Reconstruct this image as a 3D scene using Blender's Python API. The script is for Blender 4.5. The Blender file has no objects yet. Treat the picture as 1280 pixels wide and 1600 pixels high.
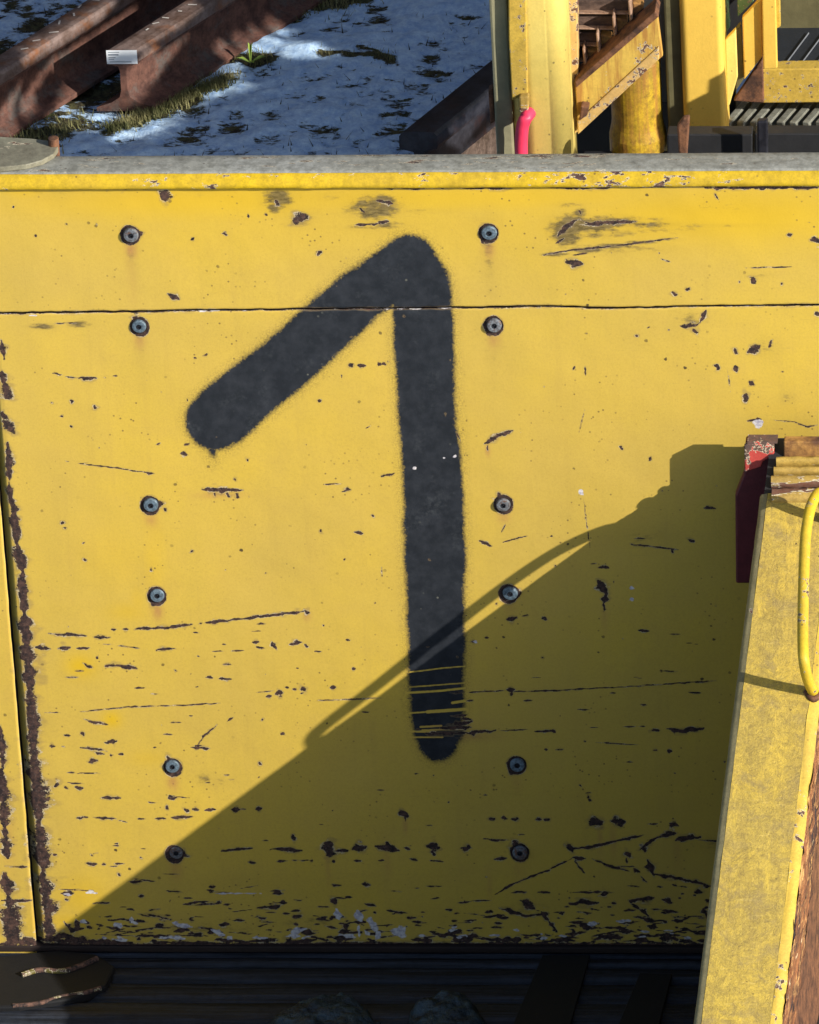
import bpy, math, random
import numpy as np
from mathutils import Vector, Matrix
random.seed(7); RNG = np.random.RandomState(11)
S = bpy.context.scene
COL = S.collection

# ------------------------------------------------------------------ camera
PITCH, YAW, ROLL = math.radians(30), math.radians(-6.291), math.radians(3.252)
F = 15390.0; DIST = 15.39                      # focal length in pixels of a 1280 wide frame; metres
FW = Vector((math.sin(YAW)*math.cos(PITCH), math.cos(YAW)*math.cos(PITCH), -math.sin(PITCH)))
R0 = Vector((math.cos(YAW), -math.sin(YAW), 0)); U0 = R0.cross(FW)
RT = R0*math.cos(ROLL) - U0*math.sin(ROLL); UP = U0*math.cos(ROLL) + R0*math.sin(ROLL)
ZC = 0.78
CAM = Vector((0, 0, ZC)) - FW*DIST
cd = bpy.data.cameras.new('camera'); cam = bpy.data.objects.new('camera', cd); COL.objects.link(cam)
cd.sensor_fit = 'HORIZONTAL'; cd.sensor_width = 36; cd.lens = F/1280*36
cd.clip_start = 0.5; cd.clip_end = 3000
M = Matrix((RT, UP, -FW)).transposed().to_4x4(); M.translation = CAM
cam.matrix_world = M
S.camera = cam

# ------------------------------------------------------------------ light
TO_SUN = Vector((1.55, -1.0, 0.87)).normalized()
ELEV = math.asin(TO_SUN.z); AZ = math.atan2(TO_SUN.x, TO_SUN.y)
sd = bpy.data.lights.new('sun', 'SUN'); sun = bpy.data.objects.new('sun', sd); COL.objects.link(sun)
sd.energy = 5.0; sd.angle = math.radians(0.4); sd.color = (1.0, 0.95, 0.86)
sun.rotation_euler = TO_SUN.to_track_quat('Z', 'Y').to_euler()
W = bpy.data.worlds.new('World'); S.world = W; W.use_nodes = True
wn = W.node_tree.nodes; wn.clear()
sk = wn.new('ShaderNodeTexSky'); sk.sky_type = 'NISHITA'; sk.sun_disc = False
sk.ozone_density = 1.2; sk.sun_elevation = ELEV; sk.sun_rotation = AZ
bg = wn.new('ShaderNodeBackground'); bg.inputs[1].default_value = 0.105
wo = wn.new('ShaderNodeOutputWorld')
W.node_tree.links.new(sk.outputs[0], bg.inputs[0]); W.node_tree.links.new(bg.outputs[0], wo.inputs[0])
S.view_settings.view_transform = 'Standard'; S.view_settings.look = 'None'
S.view_settings.gamma = 1; S.view_settings.use_curve_mapping = False
S.view_settings.exposure = 0.42

# ------------------------------------------------------------------ where a sight line meets a plane of the place
def hit(px, py, P0, N):
    d = FW*F + RT*(px-640) - UP*(py-800)
    t = (Vector(P0)-CAM).dot(Vector(N))/d.dot(Vector(N))
    return CAM + d*t
def onY(px, py, Y=0.0): return hit(px, py, (0, Y, 0), (0, 1, 0))
def onZ(px, py, Z=0.0): return hit(px, py, (0, 0, Z), (0, 0, 1))

# ------------------------------------------------------------------ node helpers
class NT:
    def __init__(s, name):
        s.m = bpy.data.materials.new(name); s.m.use_nodes = True
        s.t = s.m.node_tree; s.n = s.t.nodes; s.n.clear()
        s.out = s.n.new('ShaderNodeOutputMaterial'); s.b = s.n.new('ShaderNodeBsdfPrincipled')
        s.t.links.new(s.b.outputs[0], s.out.inputs[0])
        s.co = s.n.new('ShaderNodeTexCoord').outputs['Object']
    def put(s, sock, v):
        if isinstance(v, bpy.types.NodeSocket): s.t.links.new(v, sock)
        elif isinstance(v, (tuple, list)):
            sock.default_value = tuple(v) + ((1,) if len(v) == 3 and sock.type == 'RGBA' else ())
        else: sock.default_value = v
    def math(s, op, a, b=0.0, c=None, clamp=False):
        n = s.n.new('ShaderNodeMath'); n.operation = op; n.use_clamp = clamp
        s.put(n.inputs[0], a); s.put(n.inputs[1], b)
        if c is not None: s.put(n.inputs[2], c)
        return n.outputs[0]
    def map(s, v, a, b, lo=0.0, hi=1.0):
        n = s.n.new('ShaderNodeMapRange'); s.put(n.inputs[0], v)
        for i, x in enumerate((a, b, lo, hi)): n.inputs[i+1].default_value = x
        return n.outputs[0]
    def mix(s, f, a, b):
        n = s.n.new('ShaderNodeMix'); n.data_type = 'RGBA'
        s.put(n.inputs[0], f); s.put(n.inputs[6], a); s.put(n.inputs[7], b); return n.outputs[2]
    def scale(s, v):
        n = s.n.new('ShaderNodeMapping'); s.put(n.inputs[0], s.co); n.inputs[3].default_value = v; return n.outputs[0]
    def noise(s, sc, det=3.0, rough=0.55, vec=None, col=False):
        n = s.n.new('ShaderNodeTexNoise'); s.put(n.inputs['Vector'], vec or s.co)
        n.inputs['Scale'].default_value = sc; n.inputs['Detail'].default_value = det; n.inputs['Roughness'].default_value = rough
        return n.outputs[1 if col else 0]
    def voro(s, sc, vec=None, feat='F1'):
        n = s.n.new('ShaderNodeTexVoronoi'); n.feature = feat; s.put(n.inputs['Vector'], vec or s.co); n.inputs['Scale'].default_value = sc
        return n.outputs
    def attr(s, name):
        n = s.n.new('ShaderNodeAttribute'); n.attribute_name = name; return n.outputs['Fac']
    def bump(s, h, dist, strength=1.0):
        n = s.n.new('ShaderNodeBump'); s.put(n.inputs['Height'], h); n.inputs['Distance'].default_value = dist
        n.inputs['Strength'].default_value = strength; s.t.links.new(n.outputs[0], s.b.inputs['Normal'])
    def fin(s, col, rough=0.5, metal=0.0, spec=0.5):
        s.put(s.b.inputs['Base Color'], col); s.put(s.b.inputs['Roughness'], rough); s.put(s.b.inputs['Metallic'], metal)
        s.put(s.b.inputs['Specular IOR Level'], spec); return s.m

YEL = (0.568, 0.388, 0.053); YEL2 = (0.515, 0.355, 0.070); YELSAT = (0.60, 0.375, 0.010)
RUSTD = (0.050, 0.026, 0.022); RUSTL = (0.23, 0.095, 0.045); PRIM = (0.58, 0.50, 0.36)

def mat_panel():
    t = NT('worn_yellow_panel_paint')
    big = t.noise(3.0, 3); mid = t.noise(22, 4, .6); fine = t.noise(240, 2, .6); fine2 = t.noise(620, 2, .6)
    c = t.mix(t.map(big, .35, .68), YEL, YEL2)
    c = t.mix(t.map(mid, .45, .8, 0, .35), c, (0.50, 0.33, 0.07))
    c = t.mix(t.map(fine, .42, .72, 0, .30), c, (0.42, 0.28, 0.05))
    c = t.mix(t.map(fine2, .55, .8, 0, .35), c, (0.30, 0.20, 0.05))
    lines = t.noise(1.0, 4, .75, t.scale((18, 1, 260)))
    c = t.mix(t.map(lines, .60, .72, 0, .28), c, (0.33, 0.23, 0.06))
    c = t.mix(t.map(t.noise(2.2, 5, .62, t.scale((1, 1, .45))), .46, .70, 0, .40), c, (0.45, 0.315, 0.07))
    c = t.mix(t.map(t.noise(1.0, 5, .7, t.scale((34, 34, 1.6))), .54, .72, 0, .22), c, (0.40, 0.27, 0.06))
    c = t.mix(t.map(t.noise(7, 6, .8), .58, .74, 0, .25), c, (0.62, 0.44, 0.07))
    c = t.mix(t.attr('saty'), c, YELSAT)
    # fine dark flecks
    v = t.voro(85)
    fl = t.math('MULTIPLY', t.map(v[0], .11, .16, 1, 0), t.map(t.noise(9, 2), .50, .62))
    c = t.mix(t.math('MULTIPLY', fl, .75), c, (0.12, 0.075, 0.03))
    v3 = t.voro(30)
    fl3 = t.math('MULTIPLY', t.map(t.math('ADD', v3[0], t.math('MULTIPLY', fine, .12)), .13, .155, 1, 0), t.map(t.noise(5, 2), .50, .60))
    c = t.mix(t.math('MULTIPLY', fl3, .9), c, (0.05, 0.033, 0.02))
    # soft grime and rust runs
    ga = t.attr('grime')
    gn = t.noise(70, 6, .75, t.scale((.45, 1, 1)))
    gr = t.map(t.math('ADD', ga, t.math('MULTIPLY', t.math('SUBTRACT', gn, .5), 1.9)), .30, .75, 0, .85)
    gr = t.math('MULTIPLY', gr, t.map(ga, .05, .45))
    gr = t.math('MAXIMUM', gr, t.math('MULTIPLY', ga, .22), clamp=True)
    c = t.mix(gr, c, t.mix(t.map(t.noise(260, 4, .7, t.scale((.3, 1, 1))), .4, .6), (0.040, 0.033, 0.024), (0.16, 0.12, 0.055)))
    rs = t.math('MULTIPLY', t.attr('rust'), t.map(t.noise(90, 4, .7, t.scale((1, 1, .3))), .25, .75, .35, 1.0))
    c = t.mix(rs, c, (0.36, 0.15, 0.07))
    # sprayed mark
    n1 = t.math('MULTIPLY', t.math('SUBTRACT', t.noise(260, 3, .75), .5), 13.0)
    n0 = t.math('MULTIPLY', t.math('SUBTRACT', t.noise(25, 2), .5), 6.0)
    sp = t.math('ADD', t.attr('spray'), t.math('ADD', n1, n0))
    spm = t.map(sp, -3.0, 5.0, 1, 0)
    over = t.math('MULTIPLY', t.map(t.attr('spray'), -2, 17, .55, 0), t.map(t.noise(420, 2, .7), .44, .64))
    spm = t.math('MAXIMUM', spm, over, clamp=True)
    blk = t.mix(t.map(t.noise(40, 4, .65), .4, .75), (0.012, 0.0145, 0.019), (0.027, 0.030, 0.037))
    vb = t.voro(60)
    blk = t.mix(t.math('MULTIPLY', t.map(t.noise(11, 5, .75), .54, .68, 0, .6), t.map(t.noise(160, 3, .7), .40, .62)), blk, (.050, .055, .060))
    blk = t.mix(t.math('MULTIPLY', t.map(vb[0], .09, .14, 1, 0), t.map(t.noise(14, 2), .55, .65, 0, .8)), blk, (.12, .12, .10))
    scr = t.math('ADD', t.attr('scratch'), t.math('MULTIPLY', t.math('SUBTRACT', t.noise(150, 3, .6), .5), 1.2))
    spm = t.math('MULTIPLY', spm, t.map(scr, -.4, .5, 0, 1))
    c = t.mix(spm, c, blk)
    # chips: attribute is 1 in the middle of a chip, 0 at its rim, negative outside
    nz = t.math('ADD', t.math('MULTIPLY', t.math('SUBTRACT', t.noise(120, 4, .7, t.scale((.55, 1, 1))), .5), 2.2), t.math('MULTIPLY', t.math('SUBTRACT', t.noise(420, 3, .7), .5), 1.5))
    ch = t.math('ADD', t.attr('chip'), nz)
    sc = t.math('MULTIPLY', t.map(t.math('ADD', t.attr('chip'), t.math('MULTIPLY', t.math('SUBTRACT', t.noise(55, 4, .75, t.scale((.35, 1, 1))), .5), 5.0)), -1.2, -.1), .42, clamp=True)
    sc = t.math('MULTIPLY', sc, t.map(t.attr('chip'), -2.2, -.9))
    c = t.mix(sc, c, (0.22, 0.15, 0.07))
    rim = t.map(ch, -.30, -.15)
    rim = t.math('MULTIPLY', rim, t.map(t.noise(60, 2), .45, .58, .05, .65))
    c = t.mix(rim, c, t.mix(spm, PRIM, (.10, .08, .05)))
    rc = t.mix(t.map(t.noise(110, 5, .75), .42, .66), (0.020, 0.013, 0.013), (0.095, 0.050, 0.037))
    rc = t.mix(t.map(t.noise(300, 2), .6, .75, 0, .5), rc, (0.20, 0.15, 0.13))
    hard = t.math('MULTIPLY', t.map(ch, -.10, .18), t.map(t.math('ADD', ch, t.math('MULTIPLY', t.noise(300, 3, .7, t.scale((.4, 1, 1))), .9)), .30, .55), clamp=True)
    c = t.mix(hard, c, rc)
    wh = t.math('ADD', t.attr('white'), t.math('MULTIPLY', t.math('SUBTRACT', t.noise(160, 3, .7), .5), 2.0))
    whm = t.map(wh, 0, .25)
    c = t.mix(whm, c, t.mix(t.map(t.noise(210, 3), .4, .65), (.62, .58, .56), (.33, .30, .36)))
    h = t.math('ADD', t.math('MULTIPLY', hard, -1.0), t.math('MULTIPLY', t.noise(260, 3, .6), .25))
    h = t.math('ADD', h, t.math('MULTIPLY', t.noise(30, 2), .5))
    t.bump(h, 0.0009, .8)
    return t.fin(c, t.mix(hard, t.mix(spm, (.5,)*3, (.62,)*3), (.85,)*3), 0, .28)

def mat_paint(name, base, dark, chip=.62, chipscale=30, streak=0.0, grime=.3, rough=.5, stretch=(1, 1, 1), chipcol=RUSTD, fleck=.3):
    """worn paint: colour drifts, grime, flecks, rust streaks and ragged chips down to rust"""
    t = NT(name)
    c = t.mix(t.map(t.noise(6, 4, .6), .35, .7), base, dark)
    c = t.mix(t.map(t.noise(60, 5, .75), .40, .72, 0, grime), c, tuple(x*.38 for x in dark))
    c = t.mix(t.map(t.noise(300, 3, .7), .45, .75, 0, fleck), c, tuple(x*.45 for x in dark))
    if streak:
        st = t.noise(1.0, 4, .7, t.scale((75, 75, 5)))
        c = t.mix(t.map(st, .44, .60, 0, streak), c, (0.34, 0.14, 0.04))
    v = t.voro(70); fl = t.math('MULTIPLY', t.map(v[0], .10, .15, 1, 0), t.map(t.noise(12, 2), .5, .6))
    c = t.mix(t.math('MULTIPLY', fl, .7), c, (.06, .04, .03))
    vec = t.scale(stretch)
    ch = t.math('ADD', t.noise(chipscale, 5, .72, vec), t.math('MULTIPLY', t.math('SUBTRACT', t.noise(chipscale/6, 2, .5, vec), .5), .30))
    c = t.mix(t.map(ch, chip-.022, chip-.012), c, PRIM)
    hard = t.map(ch, chip-.005, chip+.008)
    rc = t.mix(t.map(t.noise(120, 4, .7), .4, .65), chipcol, (.16, .085, .06))
    c = t.mix(hard, c, rc)
    t.bump(t.math('ADD', t.math('MULTIPLY', hard, -1.0), t.math('MULTIPLY', t.noise(200, 3, .6), .35)), .0010, .9)
    return t.fin(c, t.mix(hard, (rough,)*3, (.88,)*3), 0, .3)

def mat_rust(name, a, b, sc=60, stretch=(1, 1, 1), c3=None, dist=.002, rough=.8, hi=.6, metal=0):
    t = NT(name); v = t.scale(stretch)
    n = t.noise(sc, 6, .7, v)
    c = t.mix(t.map(n, .36, hi), a, b)
    if c3: c = t.mix(t.map(t.noise(sc*.4, 5, .7, v), .52, .64), c, c3)
    c = t.mix(t.map(t.noise(sc*5, 2), .5, .7, 0, .4), c, tuple(x*.5 for x in a))
    t.bump(t.math('ADD', n, t.math('MULTIPLY', t.noise(sc*6, 3), .3)), dist, .8)
    return t.fin(c, rough, metal, .3)

def mat_ground():
    t = NT('thin_snow_over_grass')
    h = t.attr('snow')
    n = t.math('ADD', h, t.math('MULTIPLY', t.math('SUBTRACT', t.noise(38, 6, .78, t.scale((.7, 1.6, 1))), .5), 1.45))
    sm = t.map(n, -.03, .06)
    soil = t.mix(t.map(t.noise(70, 4, .7), .4, .62), (.030, .024, .016), (.11, .10, .045))
    soil = t.mix(t.map(t.noise(25, 3), .5, .65, 0, .5), soil, (.035, .055, .02))
    snow = t.mix(t.map(t.noise(40, 6, .78), .38, .62), (.62, .80, .98), (.34, .52, .80))  # blue of the shade is tinted into the snow colour itself
    c = t.mix(sm, soil, snow)
    t.bump(t.math('ADD', t.math('MULTIPLY', sm, .8), t.math('MULTIPLY', t.noise(60, 6, .75), 1.2)), .008, .8)
    return t.fin(c, .75, 0, .2)

def mat_flat(name, c, rough=.6, metal=0, var=.25, sc=40):
    t = NT(name)
    cc = t.mix(t.map(t.noise(sc, 4, .65), .35, .7), c, tuple(x*(1-var) for x in c))
    t.bump(t.noise(sc*4, 3), .0006, .6)
    return t.fin(cc, rough, metal, .4)

MP = mat_panel()
M_LIP = mat_paint('worn_yellow_lip_paint', (.62, .41, .010), (.52, .34, .03), chip=.625, chipscale=55, grime=.6, stretch=(.45, 1, 1), fleck=.4)
M_GREYTOP = mat_paint('scuffed_grey_top_paint', (.33, .33, .30), (.27, .265, .22), chip=.63, chipscale=75, grime=.9, stretch=(.22, 1, 1), chipcol=(.06, .055, .05))
M_DISC = mat_paint('worn_olive_grey_steel', (.25, .24, .17), (.19, .17, .12), chip=.66, chipscale=30, grime=.7, stretch=(.35, 1, 1), chipcol=(.03, .03, .025))
def mat_side():
    t = NT('dirty_yellow_side_paint')
    w = t.noise(14, 3, .6, None, True)
    vm = t.n.new('ShaderNodeVectorMath'); vm.operation = 'MULTIPLY_ADD'; t.put(vm.inputs[0], w); vm.inputs[1].default_value = (.05, .05, .05); t.put(vm.inputs[2], t.co)
    wv = vm.outputs[0]
    c = t.mix(t.map(t.noise(9, 3, .6), .35, .65), (.62, .43, .065), (.52, .37, .075))
    c = t.mix(t.map(t.noise(85, 7, .82, wv), .40, .64, 0, .70), c, (.19, .14, .05))
    c = t.mix(t.map(t.noise(420, 3, .8), .56, .66, 0, .7), c, (.16, .11, .045))
    c = t.mix(t.map(t.noise(1, 3, .6, t.scale((20, 170, 40))), .66, .70, 0, .35), c, (.74, .55, .16))
    c = t.mix(t.map(t.noise(1, 5, .75, t.scale((60, 5, 5))), .46, .66, 0, .5), c, (.24, .17, .06))
    c = t.mix(t.map(t.noise(24, 6, .75, wv), .50, .66, 0, .60), c, (.26, .195, .09))
    c = t.mix(t.map(t.noise(300, 3, .7), .52, .70, 0, .35), c, (.72, .54, .14))
    c = t.mix(t.map(t.noise(1, 4, .7, t.scale((40, 7, 7))), .62, .70, 0, .5), c, (.72, .50, .07))
    v = t.voro(45); fl = t.math('MULTIPLY', t.map(t.math('ADD', v[0], t.math('MULTIPLY', t.noise(200, 2), .08)), .10, .13, 1, 0), t.map(t.noise(8, 2), .52, .58))
    c = t.mix(fl, c, (.035, .025, .02))
    t.bump(t.noise(160, 5, .8, wv), .0014, 1.0)
    return t.fin(c, .7, 0, .2)
M_SIDE = mat_side()
M_SIDEEDGE = mat_paint('clean_yellow_edge_paint', (.62, .42, .06), (.54, .37, .07), chip=.62, chipscale=40, grime=.35, fleck=.4)
M_INNER = mat_paint('olive_lip_paint', (.28, .24, .12), (.22, .19, .10), chip=.70, chipscale=30, grime=.5)
M_RIDGE = mat_paint('rusting_yellow_ridge_paint', (.55, .37, .07), (.40, .26, .07), chip=.56, chipscale=24, grime=.7, stretch=(.25, 1, 1), chipcol=(.14, .06, .035), fleck=.5)
M_HANDLE = mat_paint('yellow_handle_paint', (.64, .44, .02), (.56, .38, .04), chip=.63, chipscale=50, grime=.3)
def mat_bark():
    t = NT('flaking_rust')
    r = t.n.new('ShaderNodeMapping'); t.put(r.inputs[0], t.co); r.inputs[2].default_value = (-math.atan(.45)+.06, 0, 0)
    g = t.n.new('ShaderNodeMapping'); t.put(g.inputs[0], r.outputs[0]); g.inputs[3].default_value = (1, .13, 1.5); v = g.outputs[0]
    n = t.noise(42, 7, .72, v); n2 = t.noise(110, 4, .7, v)
    c = t.mix(t.map(n, .38, .58), (.028, .016, .014), (.30, .12, .045))
    c = t.mix(t.map(n2, .52, .66), c, (.62, .34, .12))
    c = t.mix(t.map(t.noise(30, 5, .7, v), .56, .64), c, (.035, .024, .026))
    c = t.mix(t.map(t.noise(75, 3, .7, v), .66, .72), c, (.66, .48, .28))
    t.bump(t.math('ADD', n, n2), .006, 1.0)
    return t.fin(c, .8, 0, .3)
M_BARK = mat_bark()
M_RUST = mat_rust('brown_rust', (.055, .028, .02), (.20, .09, .045), 40)
M_RUSTY_BOX = mat_rust('orange_rust', (.12, .05, .025), (.42, .22, .06), 22, (1, 1, 1), (.07, .035, .03))
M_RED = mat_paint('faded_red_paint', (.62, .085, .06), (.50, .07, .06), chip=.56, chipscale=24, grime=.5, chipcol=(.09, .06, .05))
M_RED_SHADE = mat_paint('shaded_red_paint', (.13, .022, .026), (.10, .018, .022), chip=.72, chipscale=24, grime=.5)  # darker copy of the red, with the lower bracket's shade put in
M_BEAM = mat_paint('streaked_yellow_beam_paint', (.70, .47, .09), (.64, .42, .09), chip=.66, chipscale=30, streak=.75, grime=.25)
M_POST = mat_paint('pale_yellow_post_paint', (.80, .62, .17), (.74, .56, .14), chip=.77, chipscale=20, grime=.18, fleck=.15)
M_POST2 = mat_paint('warm_yellow_post_paint', (.78, .50, .085), (.74, .47, .08), chip=.76, chipscale=20, grime=.12, fleck=.1)
M_CHIPPED = mat_paint('flaked_yellow_paint', (.60, .40, .06), (.52, .35, .07), chip=.62, chipscale=75, grime=.5, fleck=.5)
M_PEEL = mat_paint('peeling_cream_paint', (.70, .46, .15), (.62, .38, .14), chip=.545, chipscale=34, grime=.4, chipcol=(.13, .06, .04))
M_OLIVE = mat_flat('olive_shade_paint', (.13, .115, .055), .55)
M_GREYSIDE = mat_flat('grey_side_paint', (.22, .23, .22), .5)
M_DRUM = mat_paint('stained_yellow_drum_paint', (.66, .42, .02), (.22, .15, .04), chip=.70, chipscale=14, grime=.9, streak=.6)
M_GREEN = mat_paint('worn_green_paint', (.07, .25, .09), (.25, .38, .24), chip=.55, chipscale=26, grime=.4, chipcol=(.02, .03, .025))
M_GRATE = mat_rust('galvanised_grating', (.13, .13, .105), (.24, .24, .20), 60, rough=.6, dist=.001)
M_DARKGRATE = mat_flat('dark_grating', (.02, .024, .032), .5)
M_GRATELINE = mat_flat('grey_grating_line', (.16, .17, .19), .5)
M_DARK = mat_flat('dark_steel', (.022, .022, .024), .55)
M_BOLT = mat_flat('zinc_bolt', (.15, .21, .26), .55, .2, .75, 260)
M_BOLTRUST = mat_rust('tarnished_bolt', (.06, .05, .05), (.17, .19, .21), 300, (1, 1, 1), (.13, .065, .04), .0006, .5)
M_BOLTDARK = mat_flat('bolt_socket_dark', (.012, .013, .018), .6)
M_WASH = mat_rust('bolt_recess_rust', (.018, .013, .012), (.05, .03, .025), 120)
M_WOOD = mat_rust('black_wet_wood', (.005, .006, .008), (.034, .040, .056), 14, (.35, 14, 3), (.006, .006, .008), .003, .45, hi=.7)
M_RUBBER_SHADE = mat_flat('rubber_and_shade_black', (.004, .004, .005), .75)
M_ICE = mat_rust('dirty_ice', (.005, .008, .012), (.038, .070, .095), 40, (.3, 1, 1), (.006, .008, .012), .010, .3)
M_RAIL = mat_rust('rail_rust', (.062, .028, .022), (.150, .070, .050), 30, (1, 1, 1), (.10, .08, .07), .001, .75)
M_RAILHEAD = mat_rust('rail_head_steel', (.10, .06, .045), (.21, .15, .13), 22, (1, 1, 1), (.20, .08, .035), .001, .5)
M_DARKRAIL = mat_rust('dark_rail_steel', (.010, .010, .014), (.030, .030, .038), 18, (1, 1, 1), (.03, .014, .012), .001, .4)
M_WHITE = mat_flat('sticker_white', (.80, .82, .84), .35, 0, .05)
M_PRINT = mat_flat('sticker_print', (.22, .25, .30), .4, 0, .1)
M_PINK = mat_flat('pink_hose_rubber', (.80, .045, .11), .45, 0, .15)
M_GRASS = mat_rust('dry_grass', (.06, .075, .02), (.28, .25, .11), 12)
M_LEAF = mat_flat('green_leaf', (.26, .36, .06), .5)
M_SLEEPER = mat_rust('weathered_wood', (.13, .085, .06), (.30, .21, .16), 12, (6, 1, 1), None, .003)
M_GROUND = mat_ground()
M_SCREEN = mat_paint('shade_screen_paint', (.5, .34, .05), (.4, .28, .06))

# ------------------------------------------------------------------ object helpers
def tag(o, label=None, cat=None, group=None, kind=None):
    if label: o['label'] = label
    if cat: o['category'] = cat
    if group: o['group'] = group
    if kind: o['kind'] = kind
    return o
def thing(name, label, cat, loc=(0, 0, 0), group=None):
    o = bpy.data.objects.new(name, None); COL.objects.link(o); o.location = loc; o.empty_display_size = .1
    return tag(o, label, cat, group)
def mesh(name, V, Fc, mat, parent=None, bevel=0, smooth=False):
    me = bpy.data.meshes.new(name); me.from_pydata([tuple(v) for v in V], [], Fc); me.validate(); me.update()
    if isinstance(mat, (list, tuple)):
        for m in mat: me.materials.append(m)
    else: me.materials.append(mat)
    o = bpy.data.objects.new(name, me); COL.objects.link(o)
    if parent:
        o.parent = parent; o.matrix_parent_inverse = world_of(parent).inverted()
    if smooth:
        for p in me.polygons: p.use_smooth = True
    if bevel:
        b = o.modifiers.new('bevel', 'BEVEL'); b.width = bevel; b.segments = 2; b.limit_method = 'ANGLE'
    return o
def world_of(p):
    if p is None: return Matrix.Identity(4)
    b = Matrix.Translation(p.location)
    return (world_of(p.parent) @ p.matrix_parent_inverse @ b) if p.parent else b
def prism(pts, off):
    """closed prism: polygon pts and the same moved by off"""
    n = len(pts); V = [Vector(p) for p in pts] + [Vector(p)+Vector(off) for p in pts]
    Fc = [tuple(range(n)), tuple(range(2*n-1, n-1, -1))] + [(i, i+n, (i+1) % n+n, (i+1) % n) for i in range(n)]
    return V, Fc
def slab(name, px, Y, depth, mat, parent, bevel=.002):
    """a plate whose front outline is px (image outline on the plane y=Y), depth metres thick"""
    V, Fc = prism([onY(x, y, Y) for x, y in px], (0, depth, 0)); return mesh(name, V, Fc, mat, parent, bevel)
def box(name, a, b, mat, parent=None, bevel=.002):
    (x0, y0, z0), (x1, y1, z1) = a, b
    V, Fc = prism([(x0, y0, z0), (x1, y0, z0), (x1, y0, z1), (x0, y0, z1)], (0, y1-y0, 0)); return mesh(name, V, Fc, mat, parent, bevel)
def tube(name, pts, r, mat, parent=None, n=14, sub=6):
    P = [Vector(p) for p in pts]; Q = []
    for i in range(len(P)-1):
        a = P[max(i-1, 0)]; b = P[i]; c = P[i+1]; d = P[min(i+2, len(P)-1)]
        for k in range(sub):
            t = k/sub; Q.append(.5*((2*b)+(c-a)*t+(2*a-5*b+4*c-d)*t*t+(3*b-a-3*c+d)*t*t*t))
    Q.append(P[-1]); V = []; Fc = []
    ref = Vector((.3, .5, .8)).normalized()
    for i, q in enumerate(Q):
        tg = (Q[min(i+1, len(Q)-1)]-Q[max(i-1, 0)]).normalized()
        s1 = tg.cross(ref).normalized(); s2 = tg.cross(s1)
        for k in range(n):
            a = 2*math.pi*k/n; V.append(q+(s1*math.cos(a)+s2*math.sin(a))*r)
    for i in range(len(Q)-1):
        for k in range(n): Fc.append((i*n+k, i*n+(k+1) % n, (i+1)*n+(k+1) % n, (i+1)*n+k))
    Fc.append(tuple(range(n))); Fc.append(tuple(range(len(V)-1, len(V)-n-1, -1)))
    return mesh(name, V, Fc, mat, parent, smooth=True)

# value noise on numpy arrays
def _h(ix, iy, s):
    n = (ix*374761393 + iy*668265263 + s*974634777) & 0xffffffff
    n = ((n ^ (n >> 13))*1274126177) & 0xffffffff
    return ((n ^ (n >> 16)) & 0xffff)/65535.0
def vnoise(x, y, s=0):
    x = np.asarray(x, float); y = np.asarray(y, float)
    ix = np.floor(x).astype(np.int64); iy = np.floor(y).astype(np.int64); fx = x-ix; fy = y-iy
    fx = fx*fx*(3-2*fx); fy = fy*fy*(3-2*fy)
    a = _h(ix, iy, s); b = _h(ix+1, iy, s); c = _h(ix, iy+1, s); d = _h(ix+1, iy+1, s)
    return (a*(1-fx)+b*fx)*(1-fy)+(c*(1-fx)+d*fx)*fy-.5
def fbm(x, y, s=0, o=4):
    r = 0; a = 1.0
    for i in range(o): r = r+a*vnoise(x*2**i, y*2**i, s+i*17); a *= .55
    return r
def grid_mesh(name, X, Y, Z, mats, parent=None, attrs={}, smooth=True):
    ny, nx = X.shape
    me = bpy.data.meshes.new(name); n = nx*ny
    me.vertices.add(n); co = np.stack([X, Y, Z], -1).reshape(-1).astype(np.float32); me.vertices.foreach_set('co', co)
    i = np.arange((ny-1)*(nx-1)); r = i//(nx-1); c = i % (nx-1); a = r*nx+c
    f = np.stack([a, a+1, a+nx+1, a+nx], -1).reshape(-1).astype(np.int32)
    m = len(i); me.loops.add(m*4); me.loops.foreach_set('vertex_index', f)
    me.polygons.add(m); me.polygons.foreach_set('loop_start', np.arange(0, m*4, 4, dtype=np.int32))
    me.polygons.foreach_set('use_smooth', np.ones(m, bool) if smooth else np.zeros(m, bool))
    me.update(calc_edges=True)
    me.materials.append(mats)
    for k, v in attrs.items():
        at = me.attributes.new(k, 'FLOAT', 'POINT'); at.data.foreach_set('value', v.reshape(-1).astype(np.float32))
    o = bpy.data.objects.new(name, me); COL.objects.link(o)
    if parent: o.parent = parent; o.matrix_parent_inverse = world_of(parent).inverted()
    return o

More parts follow.
